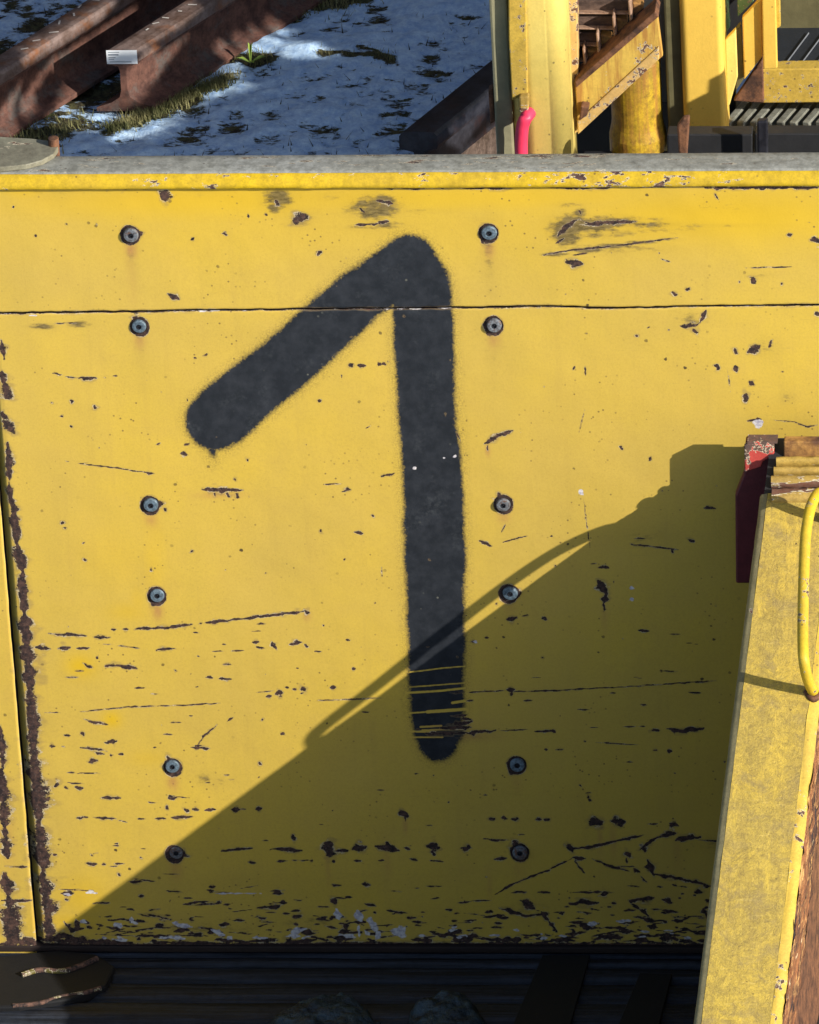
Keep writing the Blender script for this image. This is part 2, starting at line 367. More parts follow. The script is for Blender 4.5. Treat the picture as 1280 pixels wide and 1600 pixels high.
# ------------------------------------------------------------------ wear on the panel, listed where it shows
exec_marks = True
CH = [  # chips: polylines (x,y,...) and width, in photo pixels; carried to millimetres on the steel below
((255,303,258,309),13),((165,292,172,294),6),((190,291,198,296),7),((60,292,84,294),6),((463,343,475,340),13),((347,366,356,368),5),((298,376,303,373),4),
((262,460,280,468),8),((498,395,502,395),8),((387,334,388,342),3),((150,350,151,352),3),((103,350,104,350),3),((56,368,57,368),4),((415,336,416,337),3),
((430,314,436,322),8),((590,314,614,318),8),((560,324,570,332),4),((592,347,608,347),5),((552,352,600,350),3),((405,292,500,293),4),((600,294,700,293),4),((720,294,800,293),5),((860,293,960,293),5),((1100,293,1278,293),5),
((872,370,884,352,905,342),7),((905,342,920,349,996,345),5),((905,328,908,336),4),((845,399,880,392,920,387),3),((900,390,960,384,1060,371),2.6),((868,380,882,372),4),((905,350,940,352),4),((886,408,910,412),13),((895,398,920,394),3),
((1032,404,1048,409),2.5),((1165,418,1240,417),2),((1177,434,1179,440),7),((1230,366,1238,366),6),((1272,374,1280,378),9),((1222,443,1222,444),4),((1052,456,1056,460),5),((1073,452,1077,450),5),((1116,300,1124,312),4),
((1103,484,1094,505),9),((1064,510,1092,506),6),((1084,514,1088,520),7),((1170,550,1188,540),12),((1206,532,1202,543),6),((1149,547,1150,548),6),((1119,571,1121,575),6),((1149,572,1151,581),8),((1171,596,1178,602),6),((1165,618,1166,624),8),
((1137,579,1142,612),2),((1275,490,1280,492),6),((904,678,914,640),1.6),((1206,657,1240,659,1262,667,1280,663),2.2),((1168,658,1190,655),4),((971,700,972,702),5),((1014,720,1017,714),5),((912,780,917,820,922,856),1.6),((895,578,899,572),4),((915,572,915,588),2.5),((1010,513,1017,509),2.5),((995,525,996,526),5),
((758,693,780,681,802,672),8),((762,697,762,706),3),((712,675,720,690),2),((547,571,549,572),5),((558,572,572,572),4),((591,570,593,571),4),((600,570,602,571),4),((534,585,534,594),2),((498,628,500,628),4),((571,671,580,665),2.5),
((595,746,617,741),4.5),((502,757,535,757),2.2),((534,769,548,766),5),((553,832,568,834),7),((748,846,768,853),6),((786,848,825,838),2.5),((537,877,540,872),3),((596,886,597,905),2),((783,833,790,820),2),((582,806,583,807),4),((501,829,502,831),4),
((82,583,97,586),3.4),((102,588,118,590),4),((120,590,152,591),6),((160,590,167,590),3),((176,588,184,588),3.5),((316,556,325,553),5),((304,560,306,560),3),((147,636,148,637),6),((112,626,113,627),4),((101,720,108,721),1.6),((120,723,180,731,240,740),2.4),((228,739,242,740),4),
((316,765,345,766,380,767),7),((335,772,336,775),4),((356,772,357,776),4),((371,774,371,778),4),((243,695,251,692),2.6),((283,708,292,711),6),((287,697,296,694),4),((386,719,387,719),5),((367,750,368,751),4),((97,817,98,817),4),((101,825,102,825),4),((220,777,221,777),3),((299,861,300,861),4),((132,874,133,875),4),((235,888,236,890),4),((257,796,258,799),5),
((110,665,111,666),4),((96,650,97,650),3),((83,505,125,505),2),
((75,990,100,991,135,993),4.5),((146,995,172,996),4.5),((173,983,182,983),4),((191,983,201,983),5),((210,983,260,980,300,975),5),((310,974,316,973),4),((320,973,400,964,480,955),4.5),((476,953,484,957),8),
((57,1012,78,1014),10),((92,1012,110,1011),9),((118,1013,142,1012),4),((180,1008,230,1014),2.2),((245,1015,275,1013),6),((395,1003,406,1003),5),((400,1010,414,1012),5),((424,1002,432,1015),7),((453,1006,471,1003),7),((478,1008,480,1010),5),((540,999,549,1000),4),
((130,1036,144,1042),6),((163,1040,190,1040,215,1044),7),((150,1026,154,1028),4),((322,1057,334,1059),5),((340,1060,362,1061),5),((272,1046,277,1048),4),((400,1082,428,1078),2.4),((416,1088,424,1086),5),((431,1083,443,1082),7),((445,1073,452,1074),4),((460,1076,462,1077),4),((473,1075,476,1077),7),((515,1074,525,1073),6),((550,1044,556,1045),4),((504,979,507,976),3),
((70,1113,95,1113),2),((125,1112,200,1104,300,1101,345,1098),2.2),((490,1094,600,1090),2),((130,1123,150,1128,168,1132),4.5),((128,1145,131,1148),6),((163,1160,182,1157),8),((78,1166,87,1165),5),((96,1166,104,1167),3),((125,1168,150,1170,168,1174),4.5),((148,1176,162,1178),5),((138,1191,152,1188),8),((171,1181,176,1180),4),((185,1178,194,1179),5),
((310,1163,318,1150,340,1132),4),((298,1168,328,1169),4.5),((355,1127,366,1119),2.5),((410,1123,410,1124),4),((406,1192,408,1194),4),((440,1147,443,1147),4),((120,1208,160,1208),2.4),((86,1228,90,1224),8),((103,1231,105,1232),4),((117,1229,130,1230),7),((105,1223,132,1224),2.5),
((157,1246,188,1246),5.5),((263,1247,276,1246),8),((262,1242,296,1246),2.4),((261,1259,262,1262),4),((289,1264,294,1266),5),((302,1264,311,1265),6),((321,1265,339,1265),5),((362,1264,374,1265),8),((400,1264,409,1264),7),((376,1264,385,1264),3),
((119,1278,137,1276),6),((145,1277,182,1278),4.5),((180,1279,200,1284),2),((215,1279,228,1278),4),((242,1278,260,1278),5),((268,1277,300,1276),5),((84,1335,88,1335),5),((143,1335,145,1336),4),((135,1348,152,1349),6),((160,1350,166,1349),4),((178,1348,196,1348),4),((186,1365,187,1366),4),((97,1395,114,1395),8),((85,1388,155,1391),2),((103,1405,106,1406),4),
((705,1131,738,1128),6),((690,1138,736,1136),8),((665,1147,740,1145,775,1141),6),((720,1122,738,1124),5),((704,1119,730,1117),3),((728,1095,742,1094),2.6),
((793,968,806,966),8),((815,963,828,961),3.5),((848,967,852,967),4),((757,997,764,997),4),((735,1003,745,1003),4),((934,908,948,928),14),((948,926,944,942),9),((944,942,945,957),4),((934,887,952,887),5),((924,882,934,880),3),((998,985,1014,986),4),((793,1078,804,1078),9),((798,1082,800,1088),5),((700,1083,790,1079),2),((800,1081,870,1079,1000,1071,1120,1063),2.2),((825,1060,845,1059),2.2),
((835,1143,870,1142),4),((862,1141,868,1144),6),((780,1142,830,1140),2),((970,1136,1010,1134),2),((1022,1140,1028,1141),6),((1042,1139,1070,1141,1100,1137),7),((1043,1172,1050,1174),6),((1022,1172,1026,1172),4),((850,1171,856,1172),4),((919,1246,922,1250),5),((906,1227,908,1229),4),((930,1160,1000,1164),2),((1035,1048,1060,1049),2),
((1079,845,1083,846),6),((990,841,1010,842),2.5),((1100,794,1118,795),5),((1050,858,1052,862),6),((985,850,1060,859),3),
((626,1271,634,1274),8),((633,1276,634,1284),4),((767,1280,772,1280),5),((784,1279,792,1280),7),((800,1281,813,1281),6),((836,1281,848,1281),6),((853,1281,858,1281),6),((927,1285,939,1286),12),((955,1284,976,1284),12),((1045,1286,1060,1290),10),((1010,1288,1030,1287),2.5),
((512,1322,514,1334),14),((522,1330,544,1330),5),((552,1328,572,1324),12),((587,1324,624,1330),11),((604,1317,610,1324),8),((630,1326,642,1328),4),((668,1324,686,1325),12),((720,1326,737,1326),10),((676,1332,678,1336),6),((346,1329,365,1328,395,1325),5.5),((423,1327,445,1328,472,1329),6.5),((455,1344,490,1345),3),((388,1347,400,1348),5),((430,1346,450,1345),3),((553,1346,568,1347),5),((640,1342,652,1345),5),((672,1345,694,1348),4),((590,1345,600,1346),4),((519,1346,524,1347),4),((484,1345,490,1345),5),((458,1308,459,1311),6),
((755,1312,775,1314,795,1313),3.4),((772,1344,792,1342),6),((889,1325,900,1326,930,1322,960,1315,1008,1305),4.5),((889,1323,895,1328),8),((1033,1304,1056,1302),7),((1056,1312,1095,1308),9),((1090,1312,1130,1315),3),((1000,1328,1020,1312,1040,1305),5),((980,1334,984,1336),9),((979,1340,980,1350),3),((1003,1325,1008,1329),8),
((772,1400,800,1383,830,1370,857,1360,895,1341),3.2),((895,1341,914,1342),6),((925,1342,945,1350,985,1362),4.5),((898,1345,905,1355,916,1367),3),((990,1358,1000,1362),6),((1012,1345,1022,1368),11),((1022,1366,1060,1372,1110,1384),5),((1050,1382,1058,1384),6),((1000,1368,1012,1380),3),((980,1384,1000,1386),3),
((798,1396,824,1394),4),((840,1395,860,1395),4),((892,1395,935,1394,960,1394),3.2),((940,1398,950,1396),8),((890,1412,935,1410),8),((955,1410,962,1412),5),((815,1408,835,1420),10),((845,1425,862,1445,872,1458),5),((985,1408,1022,1403),10),((985,1410,1005,1425,1015,1432),6),((1008,1438,1024,1440),9),((1035,1405,1050,1410),8),((1050,1430,1060,1440,1080,1432),5),((1085,1395,1098,1394),8),((1060,1450,1100,1460),6),((900,1425,925,1427),4),((960,1450,975,1452),6),((780,1420,835,1435),6),((1100,1425,1106,1430),8),
]
# rust band down the folded left edge
CH += [(p_, w_*1.35) for p_, w_ in [((2,532,6,560),7),((2,580,6,600),9),((8,602,12,618),12),((4,645,8,652),7),((10,662,18,670),10),((12,690,15,750),8),((14,755,17,790),9),((20,785,26,850),11),((27,850,36,895),14),((34,895,38,960),12),((38,960,46,1080),17),((46,1080,54,1180),18),((54,1180,61,1290),19),((61,1290,68,1360),21),((66,1360,73,1400),20),((72,1400,78,1468),20),
((1,1135,5,1200),10),((2,1200,8,1290),15),((8,1290,12,1340),12),((8,1365,14,1400),16),((14,1400,20,1480),20),((8,1352,50,1353),2.4),((2,1406,50,1405),3)]]
SCR = [((640,1050,690,1044,727,1041),1.9),((640,1073,727,1067),1.9),((634,1082,690,1079,727,1075),3.2),((640,1114,668,1112),2.4),((668,1112,728,1108),5),((707,1098,727,1095),4),((657,1136,690,1134),3),((638,1143,680,1143),3.5),((638,1152,692,1152),2.4),((660,1141,730,1139),2.5)]
WH = [((1185,662,1190,660),13),((711,713,712,713),6),((691,717,696,716),3.5),((647,732,648,732),4),((908,768,909,772),6),((987,917,988,918),6),((986,935,988,936),7),((740,1003,747,1004),5),
((620,1456,628,1460),19),((526,1422,530,1438),10),((558,1424,564,1440),12),((578,1440,584,1450),13),((590,1460,590,1466),10),((570,1455,578,1462),9),((536,1462,556,1466),9),((455,1458,478,1452),9),((330,1452,350,1460),8),((445,1463,470,1462),6),((918,1445,935,1443),7),((962,1440,985,1439),8),((345,1395,355,1396),5),((135,1393,152,1394),6),((97,1396,113,1398),4),((205,1438,215,1442),6),((180,1443,186,1444),8),((270,1440,300,1448),8),((175,1466,200,1467),6),((250,1462,290,1465),6),((395,1465,420,1466),6),((800,1454,812,1455),5),((700,1455,715,1453),6),((205,1440,206,1432),7),
((330,1395,420,1396),2),((560,1445,562,1466),6),((310,487,345,485),4),((45,494,60,492),3),((640,484,660,484),3),((680,483,712,482),2.6),((125,1437,135,1440),8)]
CH += [((0,1474,30,1470,60,1474),16),((60,1470,100,1462,140,1470),12),((100,1440,112,1452,130,1448),10),((20,1440,30,1470),9),((118,1436,124,1446),8),((80,1468,200,1472),9)]
# the dense wear along the foot of the panel
for k in range(380):
    yy = 1475-abs(RNG.normal(0, 42)); xx = RNG.uniform(130, 1105)
    if yy < 1345: continue
    L = RNG.gamma(2.0, 8); w = RNG.choice([1.8, 2.6, 3.6, 5, 7.5], p=[.36, .28, .18, .12, .06]); a = RNG.normal(0, .12)
    CH.append(((xx, yy, xx+L*math.cos(a), yy+L*math.sin(a)), w))
for k in range(46):
    yy = 1473-abs(RNG.normal(0, 7)); xx = RNG.uniform(130, 1105); L = RNG.uniform(8, 40)
    CH.append(((xx, yy, xx+L, yy+RNG.uniform(-1, 2)), RNG.uniform(5, 9)))
    if k % 2: WH.append(((xx+L*.3, yy-6, xx+L*.7, yy-6), RNG.uniform(3, 6)))
for k in range(90):
    yy = RNG.uniform(300, 1340); xx = RNG.uniform(20, 1270); L = RNG.uniform(0, 3); a = RNG.uniform(0, 3)
    CH.append(((xx, yy, xx+L*math.cos(a)+.1, yy+L*math.sin(a)), RNG.uniform(1.4, 2.8)))
for k in range(60):   # faint horizontal scuffs in the lower half
    yy = RNG.uniform(960, 1340); xx = RNG.uniform(90, 1100); L = RNG.uniform(4, 22)
    CH.append(((xx, yy, xx+L, yy+RNG.normal(0, .8)), RNG.uniform(1.6, 3)))
BOLTS_U = [(205, 367), (764, 364)]
BOLTS_L = [(218, 510), (236, 789), (246, 930), (270, 1198), (275, 1333), (772, 509), (787, 788), (796, 928), (808, 1195), (812, 1332)]
for i, (x, y) in enumerate(BOLTS_U+BOLTS_L):
    CH.append(((x-2+i % 3, y+1, x+.5, y), 31)); CH.append(((x+11*math.cos(i*2.1), y+11*math.sin(i*2.1), x+14*math.cos(i*2.1), y+14*math.sin(i*2.1)), 8+i % 4)); CH.append(((x-10, y+9-(i*5) % 14, x-12, y+8-(i*5) % 14), 6+i % 3))
GRIME = [(880,364,18,18,1.2),(896,350,22,16,1.2),(930,356,40,9,.9),(920,350,20,9,1.0),(950,347,24,7,.95),(985,346,24,5,.85),(1020,342,30,4,.5),(906,333,12,9,.9),(1010,350,60,6,.75),(940,366,60,7,.6),(890,320,24,5,.5),(640,330,60,5,.35),(1100,352,90,4,.45),(1190,430,30,5,.35),(760,345,20,10,.4),(870,397,26,3.5,.9),(915,390,30,4.5,1.0),(960,384,30,4.5,1.0),(1005,378,30,3.5,.8),(1045,373,24,3,.6),(1010,360,60,4,.4),(432,300,12,7,.8),(428,325,12,9,.9),(566,318,14,10,.9),(574,334,16,9,.8),(600,312,20,8,1.0),(604,327,10,8,.6),(602,350,16,5,.9),(566,356,30,3.5,.7),(435,310,24,20,.9),(470,342,22,14,.7),(585,325,42,20,.9),(600,352,50,9,.6),(885,360,30,22,.95),(950,347,60,10,.85),(1000,356,130,16,.35),(950,388,110,10,.5),(905,412,20,9,.5),(520,306,30,12,.35),(66,510,24,5,.8),(122,507,22,6,.7),
 (1120,320,160,22,.25),(1080,500,30,16,.5),(1190,545,30,18,.45),(320,1217,14,12,.55),(345,1222,18,10,.4),(787,560,20,50,.18),(1230,622,14,8,.5),(690,1440,110,20,.3),(300,1450,120,16,.4),(1010,1420,60,30,.35),(820,1420,50,25,.35),(480,1440,70,16,.4),
 (20,420,30,120,.25),(90,900,40,200,.16),(205,400,10,40,.4),(764,400,10,60,.45),(218,545,9,35,.3),(772,570,14,60,.3),(310,300,60,14,.25),(180,300,60,14,.2),(80,300,40,16,.3),(1120,1320,60,20,.4),(400,1380,160,14,.2),(60,1200,30,260,.15),(1000,840,80,20,.35),(720,1150,50,8,.4)]
RUSTS = [(205,390,8,12,.8),(205,420,9,45,.20),(764,390,9,14,.6),(218,532,8,12,.6),(772,530,9,12,.6),(236,812,9,10,.6),(787,808,9,10,.6),(246,955,8,12,.85),(270,1222,9,14,.75),(275,1355,9,16,.5),(812,1360,12,20,.25),(808,1220,9,20,.25),(796,950,10,10,.3),
 (512,1350,4,30,.35),(605,1345,6,24,.3),(633,1290,4,14,.5),(938,1310,4,22,.4),(958,1310,5,25,.4),(762,704,4,9,.7),(345,774,34,5,.5),(945,965,5,22,.3),(480,962,6,8,.6),(720,1150,50,7,.55),(765,1385,4,22,.3),(1058,1330,6,22,.3),
 (60,1420,12,40,.3),(45,1000,16,80,.12),(700,1135,40,12,.45),(10,1300,12,60,.3),(20,1000,14,120,.12)]
SATY = [(125,1040,22,17,.85),(175,1124,14,13,.85),(200,955,30,14,.35),(215,940,12,22,.3),(230,1185,30,12,.3),(300,312,300,34,.75),(700,308,500,26,.65),(1130,335,260,46,.8),(640,340,700,60,.3),(180,870,50,50,.16),(40,285,50,30,.8),(240,880,16,60,.25),(245,850,12,40,.2),(130,1400,40,30,.5),(560,320,120,20,.35),(900,352,80,30,.5),(850,330,60,20,.4),(110,1440,60,16,.5)]
ONE = [(335,658,45),(348,648,48),(400,605,45),(470,548,44),(560,465,41),(620,425,42),(642,413,44),(656,440,46),(660,480,46.5),(663,560,47),(668,660,44),(673,720,47),(678,790,47),(680,880,47),(682,1000,45),(684,1100,43),(685,1140,38),(685,1160,31)]

_A = onY(640, 800); _B = onY(740, 800); _C = onY(640, 900)
def PX2(x, y):
    p = onY(x, y); return p.x*1000, p.z*866.0
def splat(shape, GX, GY, ox, oy, dx, dy, lst, kind):
    """signed fields sampled on the regular part of the sheet; GX,GY in mm"""
    out = np.full(shape, -3.0 if kind == 'chip' else 30.0)
    for pts, w in lst:
        P = [PX2(pts[i], pts[i+1]) for i in range(0, len(pts), 2)]; r = w/2
        pad = r*3+4
        x0 = min(p[0] for p in P)-pad; x1 = max(p[0] for p in P)+pad; y0 = min(p[1] for p in P)-pad; y1 = max(p[1] for p in P)+pad
        i0 = int(np.searchsorted(oy, y0)); i1 = int(np.searchsorted(oy, y1)); j0 = int(np.searchsorted(ox, x0)); j1 = int(np.searchsorted(ox, x1))
        if i1 <= i0 or j1 <= j0: continue
        gx = GX[i0:i1, j0:j1]; gy = GY[i0:i1, j0:j1]; d = np.full(gx.shape, 1e3)
        if w == 31:      # seat round a bolt: crisp rim
            ex = P[0][0]; ey = P[0][1]
            d = np.hypot(gx-ex, gy-ey); out[i0:i1, j0:j1] = np.maximum(out[i0:i1, j0:j1], np.clip((r-d)*.45, -3, 1)); continue
        tot = sum(math.hypot(b[0]-a[0], b[1]-a[1]) for a, b in zip(P[:-1], P[1:]))+1e-6; run = 0; val = np.full(gx.shape, -3.0)
        if kind == 'chip':
            wx = 1.6*vnoise(gx/5, gy/5, 71)*min(r, 3)/2; wy = 1.6*vnoise(gx/5+40, gy/5, 72)*min(r, 3)/2
            thin = r*(.42+1.05*(vnoise(gx/(6+r), gy/(2+r*.8), 73)+.5)**1.3)
        for a, b in zip(P[:-1], P[1:]):
            ex, ey = b[0]-a[0], b[1]-a[1]; L = math.hypot(ex, ey); t = np.clip(((gx-a[0])*ex+(gy-a[1])*ey)/(ex*ex+ey*ey+1e-6), 0, 1)
            if kind == 'chip':
                dd = np.hypot(gx+wx-a[0]-t*ex, gy+wy-a[1]-t*ey); s_ = (run+t*L)
                tp = np.ones_like(dd)
                if tot > 2.2*r: tp = .35+.65*np.clip(np.minimum(s_, tot-s_)/(min(tot*.3, 14)+.1), 0, 1)
                val = np.maximum(val, 1-dd/(thin*tp)); run += L
            else: d = np.minimum(d, np.hypot(gx-a[0]-t*ex, gy-a[1]-t*ey))
        if kind == 'chip': out[i0:i1, j0:j1] = np.maximum(out[i0:i1, j0:j1], val+.08)
        else: out[i0:i1, j0:j1] = np.minimum(out[i0:i1, j0:j1], d-r)
    return out
def gauss(GX, GY, lst):
    o = np.zeros(GX.shape)
    for x, y, rx, ry, a in lst:
        cx, cy = PX2(x, y); o = np.maximum(o, a*np.exp(-(((GX-cx)/rx)**2+((GY-cy)/ry)**2)*.9))
    return o
def spray_field(GX, GY):
    o = np.full(GX.shape, 60.0); dp = PX2(332, 705); o = np.minimum(o, np.hypot(GX-dp[0], (GY-dp[1])*.6)-4.5)
    for (x0, y0, r0), (x1, y1, r1) in zip(ONE[:-1], ONE[1:]):
        a = PX2(x0, y0); b = PX2(x1, y1); ex, ey = b[0]-a[0], b[1]-a[1]
        t = np.clip(((GX-a[0])*ex+(GY-a[1])*ey)/(ex*ex+ey*ey), 0, 1)
        o = np.minimum(o, np.hypot(GX-a[0]-t*ex, GY-a[1]-t*ey)-(r0+(r1-r0)*t))
    o = o+3.2*fbm(GX/55, GY/55, 91, 3)+1.2*vnoise(GX/14, GY/14, 95)
    return np.clip(o, -20, 40)

def crack_z(x):      # height of the joint between upper and lower plate, metres, for x in metres
    a = onY(0, 489.5); b = onY(640, 483); c = onY(1280, 477)
    base = np.interp(x, [a.x, b.x, c.x], [a.z, b.z, c.z])
    return base + .0035*vnoise(x*9, x*0+3.3, 5) + .0016*vnoise(x*70, x*0+1.3, 9)
_g1 = onY(-39, 290); _g2 = onY(-6, 690); _g3 = onY(11, 900); _g4 = onY(58, 1474)
def groove_x(z): return np.interp(z, [_g4.z, _g3.z, _g2.z, _g1.z], [_g4.x, _g3.x, _g2.x, _g1.x])
ZT = onY(640, 291).z; ZB = onY(640, 1476).z; XR = .78

def steel_sheet(name, mode, parent):
    st = .00175
    xs = np.arange(-.74, XR, st) if mode != 'left' else np.arange(-.86, -.555, st)
    if mode == 'upper': zs = np.arange(float(crack_z(np.array([0.]))[0])-.012, ZT+.012, st*1.05)
    elif mode == 'lower': zs = np.arange(ZB, float(crack_z(np.array([0.]))[0])+.014, st*1.05)
    else: zs = np.arange(ZB-.03, ZT+.012, st*1.3)
    X, Z = np.meshgrid(xs, zs); Y = np.zeros_like(X)
    ox = xs*1000; oy = zs*866; GX = X*1000; GY = Z*866
    at = dict(chip=splat(X.shape, GX, GY, ox, oy, st, st, CH, 'chip'), white=splat(X.shape, GX, GY, ox, oy, st, st, WH, 'chip'),
              scratch=splat(X.shape, GX, GY, ox, oy, st, st, SCR, 'sd'), spray=spray_field(GX, GY), grime=gauss(GX, GY, GRIME), rust=gauss(GX, GY, RUSTS), saty=gauss(GX, GY, SATY))
    cz = crack_z(X)
    if mode == 'upper':
        near = Z-cz; Z = np.maximum(Z, cz+.0011); e = .0062*(1-fbm(X*60, X*0+7, 3)*.9)
    elif mode == 'lower':
        near = cz-Z; Z = np.minimum(Z, cz-.0011)
    if mode in ('upper', 'lower'):
        # flaked line along the joint
        wv = .5+.9*vnoise(X*22, X*0+2, 31)+.5*vnoise(X*90, X*0, 33)
        at['chip'] = np.maximum(at['chip'], np.where(near < .012, .75-near*1000/(1.5+1.6*np.clip(wv, 0, 1)), -3))
        at['white'] = np.maximum(at['white'], np.where(near < .012, -.10+1.0*vnoise(X*13, X*0+9, 77)-near*170, -3))
        Y = Y+np.clip(.0030-near, 0, .003)*.7
    if mode == 'upper':
        nt = ZT-Z; wv = .5+1.1*vnoise(X*16, X*0+2, 41)+.6*vnoise(X*80, X*0, 43)
        at['chip'] = np.maximum(at['chip'], np.where(nt < .02, .72-np.maximum(nt*1000-1, 0)/(2.6*np.clip(wv+.15, .3, 1.5)), -3))
    if mode != 'left':
        gx = groove_x(Z); dx = X-gx
        keep = np.maximum(dx, .0)
        X = gx+keep+.0012*np.clip(1-keep*60, 0, 1)*vnoise(Z*40, Z*0, 4)
        Y = Y+np.clip(.011-keep, 0, .02)*1.15 + np.clip(.018-keep, 0, .02)*.15
        if mode == 'lower':
            nb = Z-ZB; at['chip'] = np.maximum(at['chip'], np.where(nb < .012, .8-nb*1000/(3+3*np.clip(vnoise(X*20, X*0, 8)+.5, 0, 1)), -3))
    else:
        gx = groove_x(Z)-.0012+.0010*vnoise(Z*45, Z*0, 14); X = np.minimum(X, gx)
        Y = Y-.002+np.clip(.0025-(gx-X), 0, .0025)*.8
    # slight buckling of the sheet
    Y = Y+.0045*fbm(X*2.2, Z*2.2, 21, 3)+.0013*fbm(X*9, Z*9, 25, 3)
    return grid_mesh(name, X, Y, Z, MP, parent, at)

# ================================================================== THE YELLOW WAGON
wagon = thing('rail_wagon', 'large worn yellow steel wagon end with a sprayed black figure 1 and grey top edge', 'rail wagon', (0, 0, 0))
up = steel_sheet('upper_plate', 'upper', wagon)
lo = steel_sheet('lower_plate', 'lower', wagon); lo['label'] = 'scuffed lower yellow plate carrying most of the black 1'
lp = steel_sheet('corner_plate', 'left', wagon); lp['label'] = 'narrow yellow corner plate left of the rusty fold'
box('backing_plate', (-1.2, .022, ZB-.02), (1.3, .034, ZT+.02), M_DARK, wagon)

def bolt(x, y, parent, seed):
    rr = random.Random(seed*7+3)
    c = onY(x+.5+rr.uniform(-1.2, 1.2), y-1+rr.uniform(-1.2, 1.2)); n = 24; tx = rr.uniform(-.09, .09); tz = rr.uniform(-.09, .09); ks = rr.uniform(.93, 1.06); seat = rr.uniform(.0, .0012)
    MB_ = M_BOLTRUST if rr.random() < .35 or seed in (13, 18) else M_BOLT
    prof = [(.0140, .0000), (.0140, -.0010), (.0118, -.0012), (.0114, -.0042), (.0103, -.0054), (.0065, -.0058), (.0044, -.0056)]
    V = []; Fc = []; ph = rr.uniform(0, 1)
    for r, yy in prof:
        for k in range(n):
            a = 2*math.pi*k/n+ph
            q = r*(1+(.06*rr.uniform(-1, 1) if r > .0125 else 0))
            V.append((c.x+ks*q*math.cos(a), c.y+yy+(q*math.cos(a)*tx+q*math.sin(a)*tz+seat if yy < -.001 else 0), c.z+ks*q*math.sin(a)))
    for i in range(len(prof)-1):
        for k in range(n): Fc.append((i*n+k, (i+1)*n+k, (i+1)*n+(k+1) % n, i*n+(k+1) % n))
    o = mesh('bolt', V, Fc, [MB_, M_WASH], parent, smooth=False)
    for i, p in enumerate(o.data.polygons): p.material_index = 1 if i < 2*n else 0
    # hexagon socket
    V = []; Fc = []
    for r, yy in ((.0046, -.0057), (.0036, -.0057), (.0030, -.0030), (.0001, -.0046)):
        for k in range(6):
            a = 2*math.pi*k/6+ph; V.append((c.x+r*math.cos(a), c.y+yy+seat-.0002, c.z+r*math.sin(a)))
    for i in range(3):
        for k in range(6): Fc.append((i*6+k, (i+1)*6+k, (i+1)*6+(k+1) % 6, i*6+(k+1) % 6))
    me = bpy.data.meshes.new('socket'); me.from_pydata(V, [], Fc); me.update()
    # socket joined into the bolt
    base = len(o.data.vertices)
    ov = [v.co.copy() for v in o.data.vertices]+[Vector(v) for v in V]
    of = [tuple(p.vertices) for p in o.data.polygons]+[tuple(i+base for i in f) for f in Fc]
    mi = [p.material_index for p in o.data.polygons]+[2]*len(Fc)
    me2 = bpy.data.meshes.new('bolt'); me2.from_pydata(ov, [], of); me2.update()
    for m in (MB_, M_WASH, M_BOLTDARK): me2.materials.append(m)
    for p, i in zip(me2.polygons, mi): p.material_index = i
    o.data = me2
for i, (x, y) in enumerate(BOLTS_U): bolt(x, y, up, i)
for i, (x, y) in enumerate(BOLTS_L): bolt(x, y, lo, i+9)

# top edge: yellow lip and grey top face
def strip(name, prof, mat, amp, seed, x0=-.95, x1=.95):
    xs = np.arange(x0, x1, .004); n = len(prof)
    X = np.tile(xs, (n, 1)); Y = np.zeros_like(X); Z = np.zeros_like(X)
    for i, (py, pz, a) in enumerate(prof):
        Y[i] = py+a*amp*fbm(xs*30, xs*0+i*.7, seed, 3); Z[i] = pz+a*amp*fbm(xs*26, xs*0+i*.7+9, seed+5, 3)
    return grid_mesh(name, X, Y, Z, mat, wagon)
z1 = ZT+.001
strip('top_lip', [(.004, z1-.001, .4), (-.008, z1+.000, .6), (-.0105, z1+.003, 1), (-.0100, z1+.008, 1), (-.0075, z1+.013, 1), (-.004, z1+.018, .8), (0, z1+.0225, .3), (.003, z1+.0235, 0)], M_LIP, .0016, 3)
strip('top_edge', [(.000, z1+.0232, .5), (.0015, z1+.0250, .4), (.004, z1+.0258, .2), (.02, z1+.026, .3), (.04, z1+.026, .3), (.054, z1+.0255, .3), (.058, z1+.022, .2), (.058, z1-.2, 0)], M_GREYTOP, .0010, 8)

# round hinge plate on the corner with a bolt stub
zp = z1+.036
dc = onZ(4, 239, zp)
V, Fc = prism([onZ(x, y, zp) for x, y in [(-90, 263), (0, 261), (40, 257), (66, 250), (84, 240), (91, 230), (88, 224), (74, 219), (50, 216), (0, 213), (-90, 211)]], (0, 0, -.009))
mesh('hinge_plate', V, Fc, M_DISC, wagon, .0015)
sc_ = onZ(84, 226, dc.z)
def cyl(name, c, r, h, mat, parent, n=20, r2=None, ry=1.0):
    r2 = r if r2 is None else r2; V = []
    for rr, zz in ((r, 0), (r2, h)):
        for k in range(n): a = 2*math.pi*k/n; V.append((c[0]+rr*math.cos(a), c[1]+rr*ry*math.sin(a), c[2]+zz))
    Fc = [(k, (k+1) % n, n+(k+1) % n, n+k) for k in range(n)]+[tuple(range(n-1, -1, -1)), tuple(range(n, 2*n))]
    return mesh(name, V, Fc, mat, parent, .001)
cyl('pin', (sc_.x, sc_.y, dc.z-.02), .0085, .032, M_RUST, wagon)

# foot of the panel and the corner
box('bottom_rail', (-1.0, -.006, ZB-.0125), (.95, .016, ZB-.0015), mat_flat('dark_brown_edge', (.022, .012, .009), .8), wagon)

